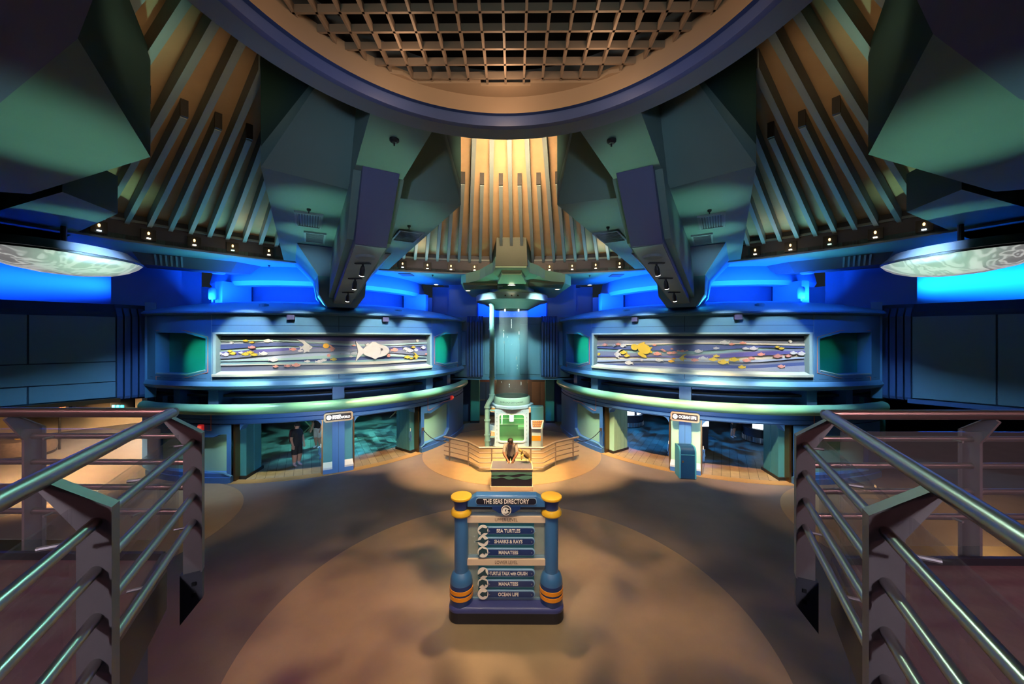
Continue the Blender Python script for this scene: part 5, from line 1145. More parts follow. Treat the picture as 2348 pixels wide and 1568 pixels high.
# glass panel
m_rip = bpy.data.materials.new('rippled_glass'); m_rip.use_nodes = True; nt = m_rip.node_tree; b = nt.nodes['Principled BSDF']
b.inputs['Base Color'].default_value = (.30, .42, .38, 1); b.inputs['Roughness'].default_value = .12; b.inputs['Alpha'].default_value = .5; b.inputs['Specular IOR Level'].default_value = .8
tc = nt.nodes.new('ShaderNodeTexCoord'); mp = nt.nodes.new('ShaderNodeMapping'); mp.inputs['Scale'].default_value = (10, 10, 34); nt.links.new(tc.outputs['Object'], mp.inputs[0])
nz = nt.nodes.new('ShaderNodeTexNoise'); nz.inputs['Scale'].default_value = 2.2; nt.links.new(mp.outputs[0], nz.inputs[0]); bn = nt.nodes.new('ShaderNodeBump'); bn.inputs['Strength'].default_value = .8; bn.inputs['Distance'].default_value = .02
nt.links.new(nz.outputs[0], bn.inputs['Height']); nt.links.new(bn.outputs[0], b.inputs['Normal'])
for z0, z1 in ((1.86, 2.02), (1.07, 1.75), (.28, .96)):
    MB().box(SX - .74, SX + .74, SY + .01, SY + .03, z0, z1).build('glass_pane', m_rip, ds)
    MB().box(SX - .73, SX + .73, SY - .0, SY + .05, z0, z0 + .045).build('pane_rail', M('pane_rail', (.22, .36, .46), .2, .2), ds)
m_tealp = glass_mat('sign_teal_sheet', (.08, .36, .40), .55)
for z0, z1 in ((1.09, 1.73), (.37, .94)):
    MB().box(SX - .52, SX + .52, SY - .012, SY - .004, z0, z1).build('teal_sheet', m_tealp, ds)
FYs = SY - .05
for z, w_ in ((1.805, 'UPPER LEVEL'), (1.016, 'LOWER LEVEL')):
    br = MB().box(SX - .745, SX + .745, FYs, SY + .04, z - .055, z + .055).build('level_bar', m_cream, ds)
    text(w_, .085, (SX, FYs - .002, z), (1, 0, 0), (0, 0, 1), M('sign_brown', (.20, .13, .08), .5), br, width=.42)
m_rowl = M('row_letters', (.92, .84, .72), .4); m_edge = M('row_edge', (.25, .45, .62), .3)
ROWS = ((1.606, 'SEA TURTLES', .44), (1.408, 'SHARKS & RAYS', .52), (1.206, 'MANATEES', .36), (.818, 'TURTLE TALK with CRUSH', .70), (.624, 'MANATEES', .36), (.43, 'OCEAN LIFE', .38))
for i, (z, w_, tw) in enumerate(ROWS):
    def pill(h, x0, x1, y0, y1):
        q = [(x0, -h), (x1, -h)] + [(x1 + h * math.sin(k * math.pi / 6), -h * math.cos(k * math.pi / 6)) for k in range(1, 6)] + [(x1, h), (x0, h)]
        return MB().loft([[(SX + x, y, z + zz) for x, zz in q] for y in (y0, y1)])
    row = pill(.062, -.40, .47, FYs - .005, SY - .01).build('row_plate', m_edge, ds)
    pill(.052, -.40, .465, FYs - .012, FYs - .004).build('row_face', m_sn, row)
    text(w_, .088, (SX + .04, FYs - .013, z), (1, 0, 0), (0, 0, 1), m_rowl, row, width=tw, bold=.002)
    for x in (-.31, .47): MB().box(SX + x - .008, SX + x + .008, FYs - .02, FYs - .01, z - .008, z + .008).build('screw', m_steel, row)
    q = [(.10 * math.cos(k * math.pi / 10), .10 * math.sin(k * math.pi / 10)) for k in range(20)]
    em = MB().loft([[(SX - .43 + x, y, z + .01 + zz) for x, zz in q] for y in (FYs - .018, FYs - .005)]).build('row_emblem', m_rowl, row)
    sh = [[(-.10, 0), (-.02, .07), (.07, .05), (.12, .09), (.09, .01), (.11, -.05), (.02, -.05), (-.05, -.10), (-.05, -.03)], [(-.17, 0), (-.06, .03), (-.01, .09), (.04, .035), (.15, .06), (.06, -.01), (.02, -.05), (-.04, -.03)], [(-.10, -.11), (-.09, .03), (-.02, .09), (.08, .06), (.1, -.03), (.05, -.01), (.03, -.06), (0, -.01), (-.05, -.04)], [(-.12, -.04), (0, .04), (.05, .10), (.06, .02), (.12, -.06), (0, -.05), (-.06, -.09)], [(-.10, -.09), (-.09, .05), (-.02, .09), (.08, .06), (.1, -.03), (.05, -.01), (.03, -.06), (0, -.01), (-.05, -.04)], [(-.07, 0), (-.02, .05), (.05, .04), (.1, .07), (.09, -.04), (.04, -.03), (0, -.06), (-.05, -.03)]][i]
    MB().loft([[(SX - .43 + x * .85, y, z + .01 + zz * .85) for x, zz in sh] for y in (FYs - .024, FYs - .016)]).build('emblem_animal', M('emblem_dark', (.02, .06, .075), .5), em)
# header
q = [(-.72, 2.06), (.72, 2.06), (.72, 2.16), (.56, 2.27), (-.56, 2.27), (-.72, 2.16)]
MB().loft([[(SX + x, y, z) for x, z in q] for y in (SY - .10, SY + .10)]).build('header', m_sb, ds, bevel=.015)
MB().loft([[(SX + x, y, z) for x, z in [(-.72, 2.015), (.72, 2.015), (.72, 2.08), (-.72, 2.08)]] for y in (SY - .085, SY + .08)]).build('header_base', m_sk, ds)
hp_ = [(x + 0, z) for x, z in rrect(.55, .055, .05)]
MB().loft([[(SX + x * 1.02, y, 2.176 + z * 1.18) for x, z in hp_] for y in (SY - .115, SY - .09)]).build('header_edge', M('header_rim', (.20, .35, .50), .3), ds)
MB().loft([[(SX + x, y, 2.176 + z) for x, z in hp_] for y in (SY - .122, SY - .10)]).build('header_face', m_sk, ds)
text('THE SEAS DIRECTORY', .115, (SX, SY - .124, 2.176), (1, 0, 0), (0, 0, 1), m_rowl, ds, width=.84, bold=.002)
MB().loft([[(SX + x, y, z) for x, z in [(-.26, 2.08), (.26, 2.08), (.26, 2.035), (.13, 1.955), (-.13, 1.955), (-.26, 2.035)]] for y in (SY - .105, SY - .06)]).build('crest', m_sn, ds)
def rdisc(r, y0, y1, name, mat, par, n=28, cz=2.02):
    return MB().loft([[(SX + r * math.cos(2 * math.pi * k / n), y, cz + r * math.sin(2 * math.pi * k / n)) for k in range(n)] for y in (y0, y1)]).build(name, mat, par)
eb = rdisc(.098, SY - .125, SY - .09, 'emblem', m_sk, ds)
rdisc(.092, SY - .130, SY - .12, 'emblem_ring', m_rowl, eb); rdisc(.076, SY - .134, SY - .128, 'emblem_field', m_sk, eb)
for ox, oz, s in ((-.012, .0, 1.0), (.034, .0, .62)):
    q = [(-.062, -.02), (-.05, .03), (-.015, .058), (.03, .05), (.05, .025), (.02, .03), (-.005, .02), (-.01, -.008), (.012, -.03), (.045, -.045), (0, -.062), (-.045, -.05)]
    MB().loft([[(SX + ox + x * s, y, 2.02 + oz + z * s) for x, z in q] for y in (SY - .138, SY - .132)]).build('emblem_wave', m_rowl, eb)

# ------------------------------------------------------------------ waste bin
bn_ = thing('waste_bin', (6.2, 13.15, 0), 'tall blue waste bin with a rounded top in front of the right doorways', 'bin')
m_bb = M('bin_blue', (.005, .04, .11), .35); m_bt = M('bin_trim', (.05, .28, .38), .35)
c = dpt(1, 7.95, 29.6); n_ = (dpt(1, 9, 29.6) - dpt(1, 7, 29.6)).normalized(); n_ = Vector((-.12, -1)).normalized(); e_ = Vector((-n_.y, n_.x)); e_ = e_ if e_.x > 0 else -e_
def bp(a, o, z): return (c.x + e_.x * a + n_.x * o, c.y + e_.y * a + n_.y * o, z)
prof = [(-.24, .03), (.25, .03), (.25, .98)] + [(.25 - .18 * (1 - math.cos(t)), .98 + .18 * math.sin(t)) for t in [k * math.pi / 12 for k in range(1, 7)]] + [(-.24, 1.16)]
MB().loft([[bp(a, o, z) for o, z in prof] for a in (-.25, .25)]).build('bin_body', m_bb, bn_)
for a in (-.27, .27):
    MB().loft([[bp(a + d_, o * 1.04, z * 1.01) for o, z in prof] for d_ in (-.025, .025)]).build('bin_side', m_bt, bn_)
MB().loft([[bp(a, .252, z) for a, z in ((-.23, .88), (.23, .88), (.23, .90), (-.23, .90))], [bp(a, .262, z) for a, z in ((-.23, .88), (.23, .88), (.23, .90), (-.23, .90))]]).build('flap_edge', m_bt, bn_)
MB().loft([[bp(a, o, z) for a, z in ((-.20, .60), (-.15, .60), (-.15, .68), (-.20, .68))] for o in (.25, .27)]).build('bin_lock', m_bronze, bn_)
MB().loft([[bp(a, o, z) for a, o in ((-.25, -.24), (.25, -.24), (.25, .25), (-.25, .25))] for z in (0, .03)]).build('bin_foot', m_dark, bn_)
# ------------------------------------------------------------------ upper deck and its railings
ZD = 3.57
dk = thing('floor_deck', (0, 0, ZD), 'purple-carpeted upper deck behind the steel railings', None, None, 'structure')
m_carpet = M('deck_carpet', (.16, .085, .10), .85, noise=(20, .25)); m_under = M('deck_wall_blue', (.02, .05, .13), .55); m_edge2 = M('deck_edge', (.02, .02, .03), .5)
poly = [(-2.45, 2.62), (-1.02, .18), (1.0, .18), (2.42, 2.60), (9.5, 2.60), (9.5, -9), (-9.5, -9), (-9.5, 2.62)]
MB().prism(poly, ZD - .35, ZD).build('deck_slab', [m_carpet], dk)
ins = [(-2.50, 2.57), (-1.06, .12), (1.04, .12), (2.47, 2.55), (9.4, 2.55), (9.4, -8.9), (-9.4, -8.9), (-9.4, 2.57)]
MB().prism(ins, 0, ZD - .35).build('deck_wall', m_under, dk)
def strip(a, b, z0, z1, t=.03):
    a, b = Vector(a), Vector(b); d = (b - a); n = Vector((-d.y, d.x)).normalized() * t
    return MB().prism([(a.x, a.y), (b.x, b.y), ((b + n).x, (b + n).y), ((a + n).x, (a + n).y)], z0, z1)
for a, b in ((poly[0], poly[1]), (poly[2], poly[3]), (poly[3], poly[4]), (poly[7], poly[0])):
    strip(a, b, ZD - .36, ZD + .05).build('deck_edging', m_edge2, dk)
m_acr = glass_mat('rail_acrylic', (.93, .93, .95), .035)
BZ = (4.427, 4.225, 4.03, 3.84); ZT = 4.64
def run(name, lab, a, b, nrm, posts, ext0=0.0, ext1=0.0, wall_br=True):
    """a->b: plan line of the top rail; bars and posts stand off by nrm toward the void"""
    a, b, nrm = Vector(a), Vector(b), Vector(nrm).normalized(); d = (b - a).normalized(); L = (b - a).length
    t = thing(name, (a.x, a.y, ZD - .3), lab, 'railing', 'deck railings')
    v3 = lambda p, z: Vector((p.x, p.y, z))
    MB().tube([v3(a - d * .03, ZT), v3(b, ZT)], .036, 16).build('top_rail', m_steel, t, smooth=True)
    off = nrm * .14
    for z in BZ:
        MB().tube([v3(a + off - d * ext0, z), v3(b + off + d * ext1, z)], .022, 12).build('rail_bar', m_steel, t, smooth=True)
    gl = -nrm * .0
    MB().loft([[v3(a + d * .15 + off * .45 + nrm * o, z) for z in (3.66, 4.50)] + [v3(b - d * .12 + off * .45 + nrm * o, z) for z in (4.50, 3.66)] for o in (0, .012)]).build('acrylic_panel', m_acr, t)
    for s in posts:
        p = a + d * s
        w_ = d * .010; ol = off.length
        q = [(ol - .055, ZD - .10), (ol + .055, ZD - .10), (ol + .055, ZT - .15), (.02, ZT - .02), (-.02, ZT - .05), (ol - .055, ZT - .23)]
        po = MB().loft([[v3(p + nrm * o + w_ * sg, z) for o, z in q] for sg in (-1, 1)]).build('post', m_steel_plate, t)
        fq = [(ol + .057, ZT - .15), (.02, ZT - .018), (.02, ZT - .026), (ol + .057, ZT - .158)]
        MB().loft([[v3(p + nrm * o + d * .035 * sg, z) for o, z in fq] for sg in (-1, 1)]).build('post_flange', m_steel_plate, po)
        MB().loft([[v3(p + nrm * o + d * .035 * sg, z) for o, z in ((ol + .05, ZD - .1), (ol + .058, ZD - .1), (ol + .058, ZT - .15), (ol + .05, ZT - .15))] for sg in (-1, 1)]).build('post_flange', m_steel_plate, po)
        br = [(ol - .07, ZD - .10), (ol + .058, ZD - .10), (ol + .058, ZD - .30), (ol - .07, ZD - .46)]
        o_ = MB().loft([[v3(p + nrm * o + w_ * 2.2 * sg, z) for o, z in br] for sg in (-1, 1)]).build('post_bracket', m_fascia, t)
        for z in (ZD - .18, ZD - .26):
            c = p - d * .026 + nrm * (ol + .01); MB().obox(c, d, nrm, .008, .012, z - .012, z + .012).build('bracket_bolt', m_dark, o_)
    k = int(L / .62)
    for i in range(k):
        s = .35 + i * (L - .5) / max(1, k - 1) if k > 1 else L / 2
        for z in (BZ[0], BZ[3]):
            p = a + d * min(s, L - .1)
            MB().tube([v3(p + off, z), v3(p + off * .40, z)], .009, 8).build('glass_pin', m_steel_plate, t)
e30 = Vector((-.475, .88)); vr = Vector((.88, .475))
run('deck_railing', 'steel deck railing slanting away from the viewer, on the left', Vector((-2.40, 2.64)) - e30 * 3.3, (-2.40, 2.64), vr, (.75, 1.93, 3.24), 0, .06)
run('deck_railing', 'steel deck railing slanting away from the viewer, on the right', Vector((2.36, 2.60)) - Vector((.466, .885)) * 3.3, (2.36, 2.60), (-.885, .466), (.75, 1.93, 3.24), 0, .06)
run('deck_railing', 'pink-lit crosswise deck railing running off the left edge', (-2.42, 2.66), (-9.0, 2.66), (0, 1), (1.22, 3.6), .02, 0)
run('deck_railing', 'pink-lit crosswise deck railing running off the right edge', (2.38, 2.62), (9.0, 2.62), (0, 1), (1.2, 3.6), .02, 0)

# ------------------------------------------------------------------ far left shop floor
m_bar = M('barrel_brown', (.10, .07, .05), .7, noise=(12, .5))
p = P(62, 1043, 0)
t = thing('merchandise_barrel', (p.x, p.y, 0), 'dark barrel stand with a yellow toy on top, far left under the ribbed wall', 'stand')
MB().lathe([(0, 0), (.78, 0), (.86, .35), (.78, .72), (0, .72)], p.x, p.y, 24).build('barrel', m_bar, t, smooth=True)
MB().lathe([(.80, .05), (.84, .05), (.84, .12), (.80, .12)], p.x, p.y, 24, caps=False).build('barrel_hoop', m_dark, t)
MB().lathe([(0, .72), (.22, .74), (.26, .84), (.12, .98), (0, 1.0)], p.x - .2, p.y, 14).build('toy', m_yellow, t, smooth=True)
p = P(56, 1050, 0)
t = thing('hanging_rack', (p.x, p.y + 1.2, 0), 'rack of dark red goods hanging at the far left edge', 'rack')
MB().tube([(p.x, p.y + 1.2, 0), (p.x, p.y + 1.2, 2.4)], .04, 8).build('rack_post', m_dark, t)
MB().tube([(p.x - .7, p.y + 1.2, 2.35), (p.x + .7, p.y + 1.2, 2.35)], .03, 8).build('rack_bar', m_dark, t)
for k in range(7):
    x = p.x - .6 + .2 * k
    MB().loft([[(x - .07, p.y + 1.15, 1.7), (x + .07, p.y + 1.15, 1.7), (x + .07, p.y + 1.25, 1.7), (x - .07, p.y + 1.25, 1.7)], [(x - .08, p.y + 1.12, 2.0), (x + .08, p.y + 1.12, 2.0), (x + .08, p.y + 1.28, 2.0), (x - .08, p.y + 1.28, 2.0)], [(x - .03, p.y + 1.18, 2.33), (x + .03, p.y + 1.18, 2.33), (x + .03, p.y + 1.22, 2.33), (x - .03, p.y + 1.22, 2.33)]]).build('hanging_item', M('goods_red', (.16, .02, .015), .6) if k % 2 else m_dark, t)
for px, lab, mt in ((126, 'small orange glowing sign under the left ribbed wall', M('neon_orange', (1, .3, .05), .4, emit=(1, .25, .03, 2.2))), (280, 'small cyan glowing sign under the left ribbed wall', M('neon_cyan', (.1, .8, 1), .4, emit=(.05, .8, 1, 2.2)))):
    c = PY(px, 936, 15.0); t = thing('glow_sign', tuple(c), lab, 'sign')
    MB().box(c.x - .5, c.x + .5, c.y, c.y + .05, c.z - .1, c.z + .45).build('sign_board', m_dark, t)
    for k in range(5 if px < 200 else 3):
        MB().box(c.x - .4 + .18 * k, c.x - .28 + .18 * k, c.y - .03, c.y, c.z - .05, c.z + .13).build('sign_glyph', mt, t)
    MB().box(c.x - .04, c.x + .04, c.y + .05, c.y + .2, c.z + .3, 2.86).build('sign_hanger', m_dark, t)

# ------------------------------------------------------------------ exhibition rooms
m_chr = M('chrome_skirt', (.55, .56, .6), .18, 1.0)
m_scr = M('lit_screen', (.8, .95, 1), .3, emit=(.75, .93, 1, 2.6))
def pod(px, py, r, lab, hh=.66):
    p = P(px, py, 0); p = Vector((p.x, p.y + r, 0))
    t = thing('exhibit_pod', (p.x, p.y, 0), lab, 'exhibit', 'round exhibits in the right room')
    MB().lathe([(0, .05), (r, .05), (r, .30), (0, .30)], p.x, p.y, 36).build('pod_skirt', m_chr, t)
    MB().lathe([(0, 0), (r * .96, 0), (r * .96, .06), (0, .06)], p.x, p.y, 36).build('pod_foot', m_dark, t)
    for k in range(36):
        a = 2 * math.pi * k / 36; MB().obox((p.x + (r + .005) * math.cos(a), p.y + (r + .005) * math.sin(a)), (math.cos(a), math.sin(a)), (-math.sin(a), math.cos(a)), .012, .012, .06, .29).build('skirt_rib', m_steel, t)
    MB().lathe([(0, .30), (r * .93, .30), (r * .98, hh), (r * 1.05, hh + .05), (0, hh + .05)], p.x, p.y, 36).build('pod_body', m_edge2, t, smooth=True)
    for k in range(3):
        a = rad(-140 + 50 * k); c = Vector((p.x + r * .8 * math.cos(a), p.y + r * .8 * math.sin(a)))
        MB().obox(c, (-math.sin(a), math.cos(a)), (math.cos(a), math.sin(a)), .22, .05, hh + .05, hh + .36).build('pod_screen', m_scr, t, bevel=.02)
pod(1448, 982, .95, 'round dark exhibit with a chrome skirt through the first right doorway')
pod(1776, 1022, .85, 'round dark exhibit with a chrome skirt by the far right door edge')
p = P(1612, 1030, 0)
t = thing('exhibit_kiosk', (p.x, p.y, 0), 'slim dark kiosk with a bright blue screen beside the right bronze door edge', 'exhibit')
MB().box(p.x - .25, p.x + .25, p.y, p.y + .5, 0, 1.05).build('kiosk_body', m_edge2, t, bevel=.02)
MB().box(p.x - .22, p.x + .28, p.y + .02, p.y + .08, 1.05, 1.28).build('lower_screen', m_scr, t)
MB().box(p.x - .24, p.x + .30, p.y + .1, p.y + .16, 1.32, 1.75).build('upper_screen', M('blue_screen', (.3, .6, 1), .3, emit=(.25, .55, 1, 3)), t)
MB().lathe([(0, 0), (.3, 0), (.3, .06), (0, .06)], p.x, p.y + .25, 20).build('kiosk_foot', m_chr, t)
# barrier hoop and stool frames in the left room
p = P(928, 1032, 0)
t = thing('barrier_hoop', (p.x, p.y, 0), 'low steel hoop barrier just inside the inner left doorway', 'barrier')
MB().tube([(p.x - .17, p.y, 0), (p.x - .17, p.y, .42), (p.x - .13, p.y, .47), (p.x + .13, p.y, .47), (p.x + .17, p.y, .42), (p.x + .17, p.y, 0)], .02, 8).build('hoop', m_steel, t)
MB().box(p.x - .2, p.x + .2, p.y - .04, p.y + .04, 0, .015).build('hoop_foot', m_steel, t)
m_wood = M('stool_wood', (.36, .19, .08), .45)
def stool(px, py, lab, s=1.0):
    p = P(px, py, 0); t = thing('folding_stool', (p.x, p.y, 0), lab, 'stool')
    for sy in (0, .4):
        MB().bar((p.x - .35, p.y + sy, 0), (p.x + .35, p.y + sy, .75 * s), .04, .04).build('leg', m_wood, t)
        MB().bar((p.x + .35, p.y + sy, 0), (p.x - .35, p.y + sy, .75 * s), .04, .04).build('leg', m_wood, t)
    for x in (-.33, .33):
        MB().bar((p.x + x, p.y, .75 * s), (p.x + x, p.y + .4, .75 * s), .05, .03).build('seat_rail', m_wood, t)
    MB().box(p.x - .33, p.x + .33, p.y, p.y + .4, .74 * s, .77 * s).build('seat', m_edge2, t)
    MB().bar((p.x, p.y, .37 * s), (p.x, p.y + .4, .37 * s), .03, .03).build('stretcher', m_wood, t)
stool(711, 993, 'wooden folding stool between the two people in the left doorway')
stool(906, 958, 'wooden folding stool deep inside the inner left doorway')
# coiled straps on the door edges
for sd, a, z, lab in ((-1, 25.3, .75, 'blue strap bundle hanging on the bronze edge of the left doorway'), (-1, 53.5, .78, 'blue strap bundle hanging on the jamb of the inner left doorway'), (1, 34.6, .72, 'blue strap bundle on the bronze edge left of the bin'), (1, 25.2, .70, 'blue strap bundle on the bronze edge right of the bin')):
    c = dpt(sd, 7.35, a, z); t = thing('strap_bundle', tuple(c), lab, 'strap', 'strap bundles on the door edges')
    m_st = M('strap_blue', (.05, .16, .45), .6)
    for k in range(3):
        MB().tube([c + Vector((.05 * math.sin(k * 2), -.02 * k, .25)), c + Vector((.06 - .06 * k, -.02, .0)), c + Vector((.05 * k - .05, .0, -.2)), c + Vector((.03, .01, .05))], .015, 6).build('strap_loop', m_st, t)
    MB().tube([c + Vector((0, 0, .22)), c + Vector((0, 0, .36))], .02, 6).build('strap_clip', m_white, t)

# ------------------------------------------------------------------ people
def person(loc, rz, joints, cloth, lab, scale=1.0):
    """joints: name -> (x, y, z) in a figure 1.75 m tall facing -Y; one continuous skinned body"""
    J = dict(pelvis=(0, 0, .95), waist=(0, .0, 1.10), chest=(0, 0, 1.32), neck=(0, 0, 1.47), head=(0, -.02, 1.60), crown=(0, -.01, 1.68),
             shl=(-.17, 0, 1.40), ell=(-.24, .02, 1.12), wrl=(-.24, -.10, .90), hal=(-.24, -.14, .82), shr=(.17, 0, 1.40), elr=(.24, .02, 1.12), wrr=(.24, -.10, .90), har=(.24, -.14, .82),
             hil=(-.09, 0, .90), knl=(-.10, -.01, .50), anl=(-.10, .03, .09), tol=(-.11, -.14, .04), hir=(.09, 0, .90), knr=(.10, -.01, .50), anr=(.10, .03, .09), tor=(.11, -.14, .04))
    J.update(joints)
    R = dict(pelvis=.145, waist=.135, chest=.15, neck=.058, head=.095, crown=.075, shl=.07, ell=.05, wrl=.034, hal=.04, shr=.07, elr=.05, wrr=.034, har=.04, hil=.105, knl=.066, anl=.045, tol=.04, hir=.105, knr=.066, anr=.045, tor=.04)
    R.update(cloth.get('radii', {}))
    E = [('pelvis', 'waist'), ('waist', 'chest'), ('chest', 'neck'), ('neck', 'head'), ('head', 'crown'), ('chest', 'shl'), ('shl', 'ell'), ('ell', 'wrl'), ('wrl', 'hal'), ('chest', 'shr'), ('shr', 'elr'), ('elr', 'wrr'), ('wrr', 'har'), ('pelvis', 'hil'), ('hil', 'knl'), ('knl', 'anl'), ('anl', 'tol'), ('pelvis', 'hir'), ('hir', 'knr'), ('knr', 'anr'), ('anr', 'tor')]
    names = list(J); V = [Vector(J[n]) for n in names]; Ed = [(names.index(a), names.index(b)) for a, b in E]; rr = [R[n] for n in names]
    for s in 'lr':                                   # five fingers on each hand
        h, wv = Vector(J['ha' + s]), Vector(J['wr' + s]); d = (h - wv).normalized(); sd = d.cross(Vector((0, 0, 1)) if abs(d.z) < .8 else Vector((0, 1, 0))).normalized()
        for k, (o, ln) in enumerate(((-.030, .055), (-.011, .066), (.009, .062), (.028, .048), (-.045, .035))):
            i = len(V); base = names.index('ha' + s)
            V.append(h + sd * o + d * (ln * .6 if k < 4 else .0)); V.append(h + sd * o * (1.05 if k < 4 else 1.4) + d * ln * (1.1 if k < 4 else .9) + Vector((0, 0, -.012)))
            rr += [.0105, .009]; Ed += [(base, i), (i, i + 1)]
    me = bpy.data.meshes.new('person'); me.from_pydata([tuple(v) for v in V], Ed, []); me.update()
    o = bpy.data.objects.new('person', me); C.objects.link(o)
    sk = o.modifiers.new('skin', 'SKIN'); sk.use_smooth_shade = True
    lay = me.skin_vertices[0].data if me.skin_vertices else None
    if lay is None:
        bm = bmesh.new(); bm.from_mesh(me); bm.verts.layers.skin.verify(); bm.to_mesh(me); bm.free(); lay = me.skin_vertices[0].data
    fl = cloth.get('flat', .78)
    for i, r_ in enumerate(rr):
        k = names[i] if i < len(names) else ''
        lay[i].radius = (r_, r_ * (fl if k in ('chest', 'waist', 'pelvis') else 1.0)); lay[i].use_root = (k == 'pelvis')
    ss = o.modifiers.new('sub', 'SUBSURF'); ss.levels = 1; ss.render_levels = 1
    dg = bpy.context.evaluated_depsgraph_get(); nm = bpy.data.meshes.new_from_object(o.evaluated_get(dg))
    bpy.data.objects.remove(o)
    o = bpy.data.objects.new('person', nm); C.objects.link(o)
    nm.materials.clear()
    for m in cloth['mats']: nm.materials.append(m)
    for f in nm.polygons: f.material_index = cloth['rule'](f.center); f.use_smooth = True
    z0 = min(v.co.z for v in nm.vertices)
    for v in nm.vertices: v.co.z -= z0
    o.location = loc; o.rotation_euler = (0, 0, rz); o.scale = (scale,) * 3; o['_org'] = (0, 0, 0)
    tag(o, lab, 'person')
    def kid(name, mb, mat, smooth=True):
        q = mb.build(name, mat, o, smooth=smooth); q.location = (0, 0, -z0); return q
    return o, kid, J
sk_l = M('skin_light', (.46, .24, .16), .55); sk_d = M('skin_dark', (.14, .06, .035), .5)
c_blk = M('cloth_black', (.010, .010, .013), .8); c_khaki = M('cloth_white', (.55, .53, .47), .8); c_grey = M('cloth_grey', (.20, .19, .20), .8, noise=(30, .4)); c_shoe = M('shoe_pink', (.50, .36, .38), .6); c_shoew = M('shoe_white', (.7, .7, .7), .6); c_hair = M('hair_black', (.012, .010, .010), .6)
def headgear(kid, J, cap=False, mat=c_hair):
    h = Vector(J['head']); c = h + Vector((0, .012, .045)); rings = []
    for z, r in ((-.05, .098), (-.01, .106), (.04, .102), (.08, .078), (.105, .03)):
        rings.append([c + Vector((r * math.cos(t), r * 1.12 * math.sin(t), z + (-.03 * math.sin(t) * -1 if z < 0 else 0) * -1)) for t in [2 * math.pi * k / 14 for k in range(14)]])
    kid('cap' if cap else 'hair', MB().loft(rings), mat)
    if cap:
        kid('cap_brim', MB().loft([[c + Vector((x, y, z - .03)) for x, y in ((-.08, -.08), (.08, -.08), (.06, -.19), (-.06, -.19))] for z in (0, .012)]), mat)
    n = h + Vector((0, -.10, -.005))
    kid('nose', MB().loft([[n + Vector((x, .02, z)) for x, z in ((-.012, -.02), (.012, -.02), (.008, .03), (-.008, .03))], [n + Vector((x, -.012, z)) for x, z in ((-.008, -.018), (.008, -.018), (.003, .0), (-.003, .0))]]), J['_skin'])
    for s in (-1, 1):
        kid('ear', MB().box(h.x + s * .095 - .01, h.x + s * .095 + .01, h.y - .0, h.y + .035, h.z - .03, h.z + .03), J['_skin'])
        kid('eye', MB().box(h.x + s * .035 - .014, h.x + s * .035 + .014, h.y - .098, h.y - .09, h.z + .012, h.z + .026), c_hair)
    kid('mouth', MB().box(h.x - .025, h.x + .025, h.y - .092, h.y - .085, h.z - .052, h.z - .044), M('lips', (.3, .1, .08), .5))
# visitor with a backpack, seen side-on, facing right
def rA(c):
    if c.z < .07: return 2
    if c.z < .20: return 2
    if c.z < .46: return 1
    if c.z > 1.50: return 1
    if abs(c.x) > .185 and c.z < 1.20 and c.z > .70: return 1
    return 0
o, kid, J = person(P(681, 1068, 0), rad(70), {'elr': (.25, .0, 1.12), 'wrr': (.25, -.08, .88), 'har': (.25, -.10, .79), 'ell': (-.25, .0, 1.12), 'wrl': (-.25, -.10, .9), 'hal': (-.25, -.12, .81)},
    dict(mats=[c_blk, sk_l, c_shoe], rule=rA, radii=dict(pelvis=.19, waist=.18, chest=.185, hil=.14, hir=.14, knl=.12, knr=.12, anl=.055, anr=.055), flat=.95), 'person in black shirt, shorts and cap with a backpack, standing in the left doorway', 1.02)
J['_skin'] = sk_l; headgear(kid, J, True, c_blk)
bpk = MB().loft([[(x * k, .17 + y, z) for x, y in rrect(.17, .10, .07, 3)] for k, z in ((.8, .95), (1, 1.0), (1, 1.28), (.8, 1.40), (.4, 1.44))]); kid('backpack', bpk, M('backpack_maroon', (.06, .02, .02), .7, noise=(9, .5)))
kid('backpack_pocket', MB().loft([[(x, .25 + y, z) for x, y in rrect(.12, .05, .04, 3)] for z in (.98, 1.16)]), MATS['backpack_maroon'])
for s in (-1, 1): kid('shoulder_strap', MB().tube([(s * .10, .14, 1.38), (s * .11, .0, 1.50), (s * .12, -.16, 1.36), (s * .14, -.10, 1.12)], .014, 6), c_blk)
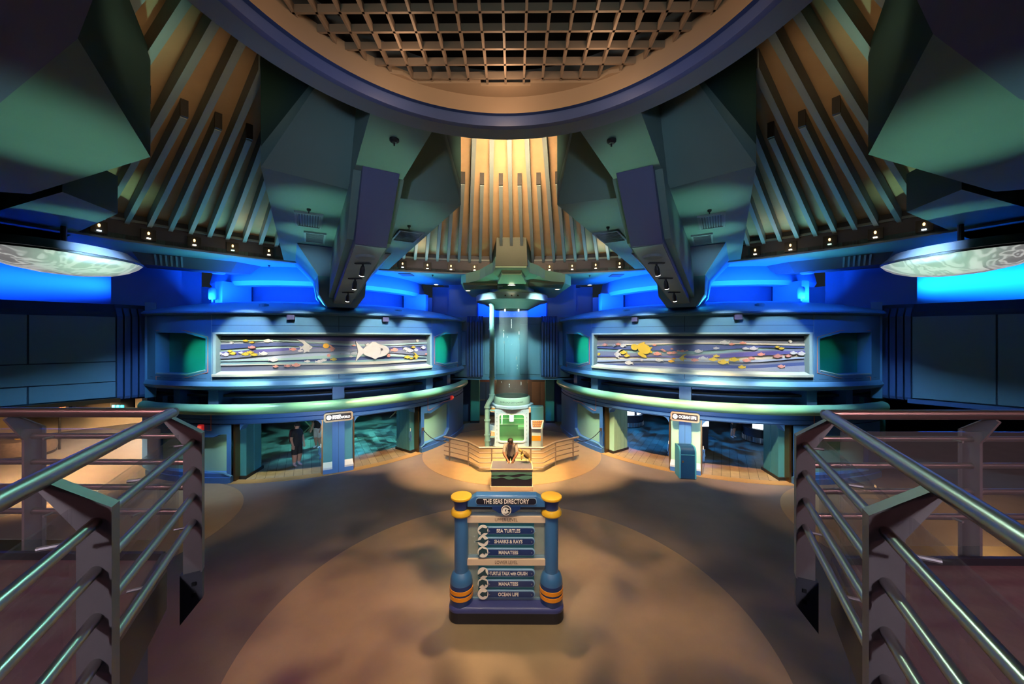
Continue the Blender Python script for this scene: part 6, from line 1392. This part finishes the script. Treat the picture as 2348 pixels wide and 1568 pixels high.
# visitor in white shorts, partly behind the door edge
def rB(c):
    if c.z < .10: return 3
    if c.z < .52: return 1
    if c.z < .95 and abs(c.x) < .20: return 2
    if c.z > 1.5: return 1
    if abs(c.x) > .19 and c.z < 1.22: return 1
    return 0
o, kid, J = person(P(728, 1026, 0), rad(-12), {}, dict(mats=[c_blk, sk_l, c_khaki, c_shoew], rule=rB, radii=dict(hil=.12, hir=.12, knl=.085, knr=.085)), 'person in black shirt and white shorts beside the bronze door edge', 1.0)
J['_skin'] = sk_l; headgear(kid, J)
# visitor in the right room, only the legs show
def rC(c):
    if c.z < .10: return 2
    if c.z < .52: return 1
    if c.z > 1.5 or (abs(c.x) > .19 and .6 < c.z < 1.22): return 1
    return 0
o, kid, J = person(P(1681, 1003, 0), rad(20), {'knl': (-.12, -.04, .5), 'anr': (.13, .08, .09), 'tor': (.15, -.08, .04)}, dict(mats=[c_blk, sk_l, c_shoew], rule=rC, radii={}), 'person in shorts and white shoes deep in the right room, legs showing', 1.0)
J['_skin'] = sk_l; headgear(kid, J)
# attendant leaning on the counter, head bowed
def rD(c):
    if c.z > 1.33 and abs(c.x) < .13: return 1
    if c.y < -.28 and c.z < 1.1: return 1
    if c.z < .86 and c.y > -.3: return 2
    return 0
o, kid, J = person((-.02, 13.26, 0), 0, {'pelvis': (0, .04, .88), 'waist': (0, .0, 1.00), 'chest': (0, -.10, 1.20), 'neck': (0, -.17, 1.34), 'head': (0, -.24, 1.42), 'crown': (0, -.25, 1.51),
    'shl': (-.19, -.11, 1.27), 'ell': (-.24, -.26, 1.02), 'wrl': (-.10, -.42, .84), 'hal': (-.07, -.47, .80), 'shr': (.19, -.11, 1.27), 'elr': (.24, -.26, 1.02), 'wrr': (.10, -.42, .84), 'har': (.07, -.47, .80),
    'hil': (-.09, .04, .84), 'hir': (.09, .04, .84), 'knl': (-.10, .02, .46), 'knr': (.10, .02, .46), 'anl': (-.10, .06, .09), 'anr': (.10, .06, .09), 'tol': (-.11, -.12, .04), 'tor': (.11, -.12, .04)},
    dict(mats=[c_grey, sk_d, c_blk], rule=rD, radii=dict(chest=.165, waist=.15, shl=.085, shr=.085, ell=.06, elr=.06)), 'attendant in a grey shirt leaning on the counter with bowed head', 1.0)
J['_skin'] = sk_d; headgear(kid, J)

# small glowing parts are seen directly; the lamps above do the lighting
for m in bpy.data.materials:
    try: m.cycles.emission_sampling = 'NONE'
    except Exception: pass
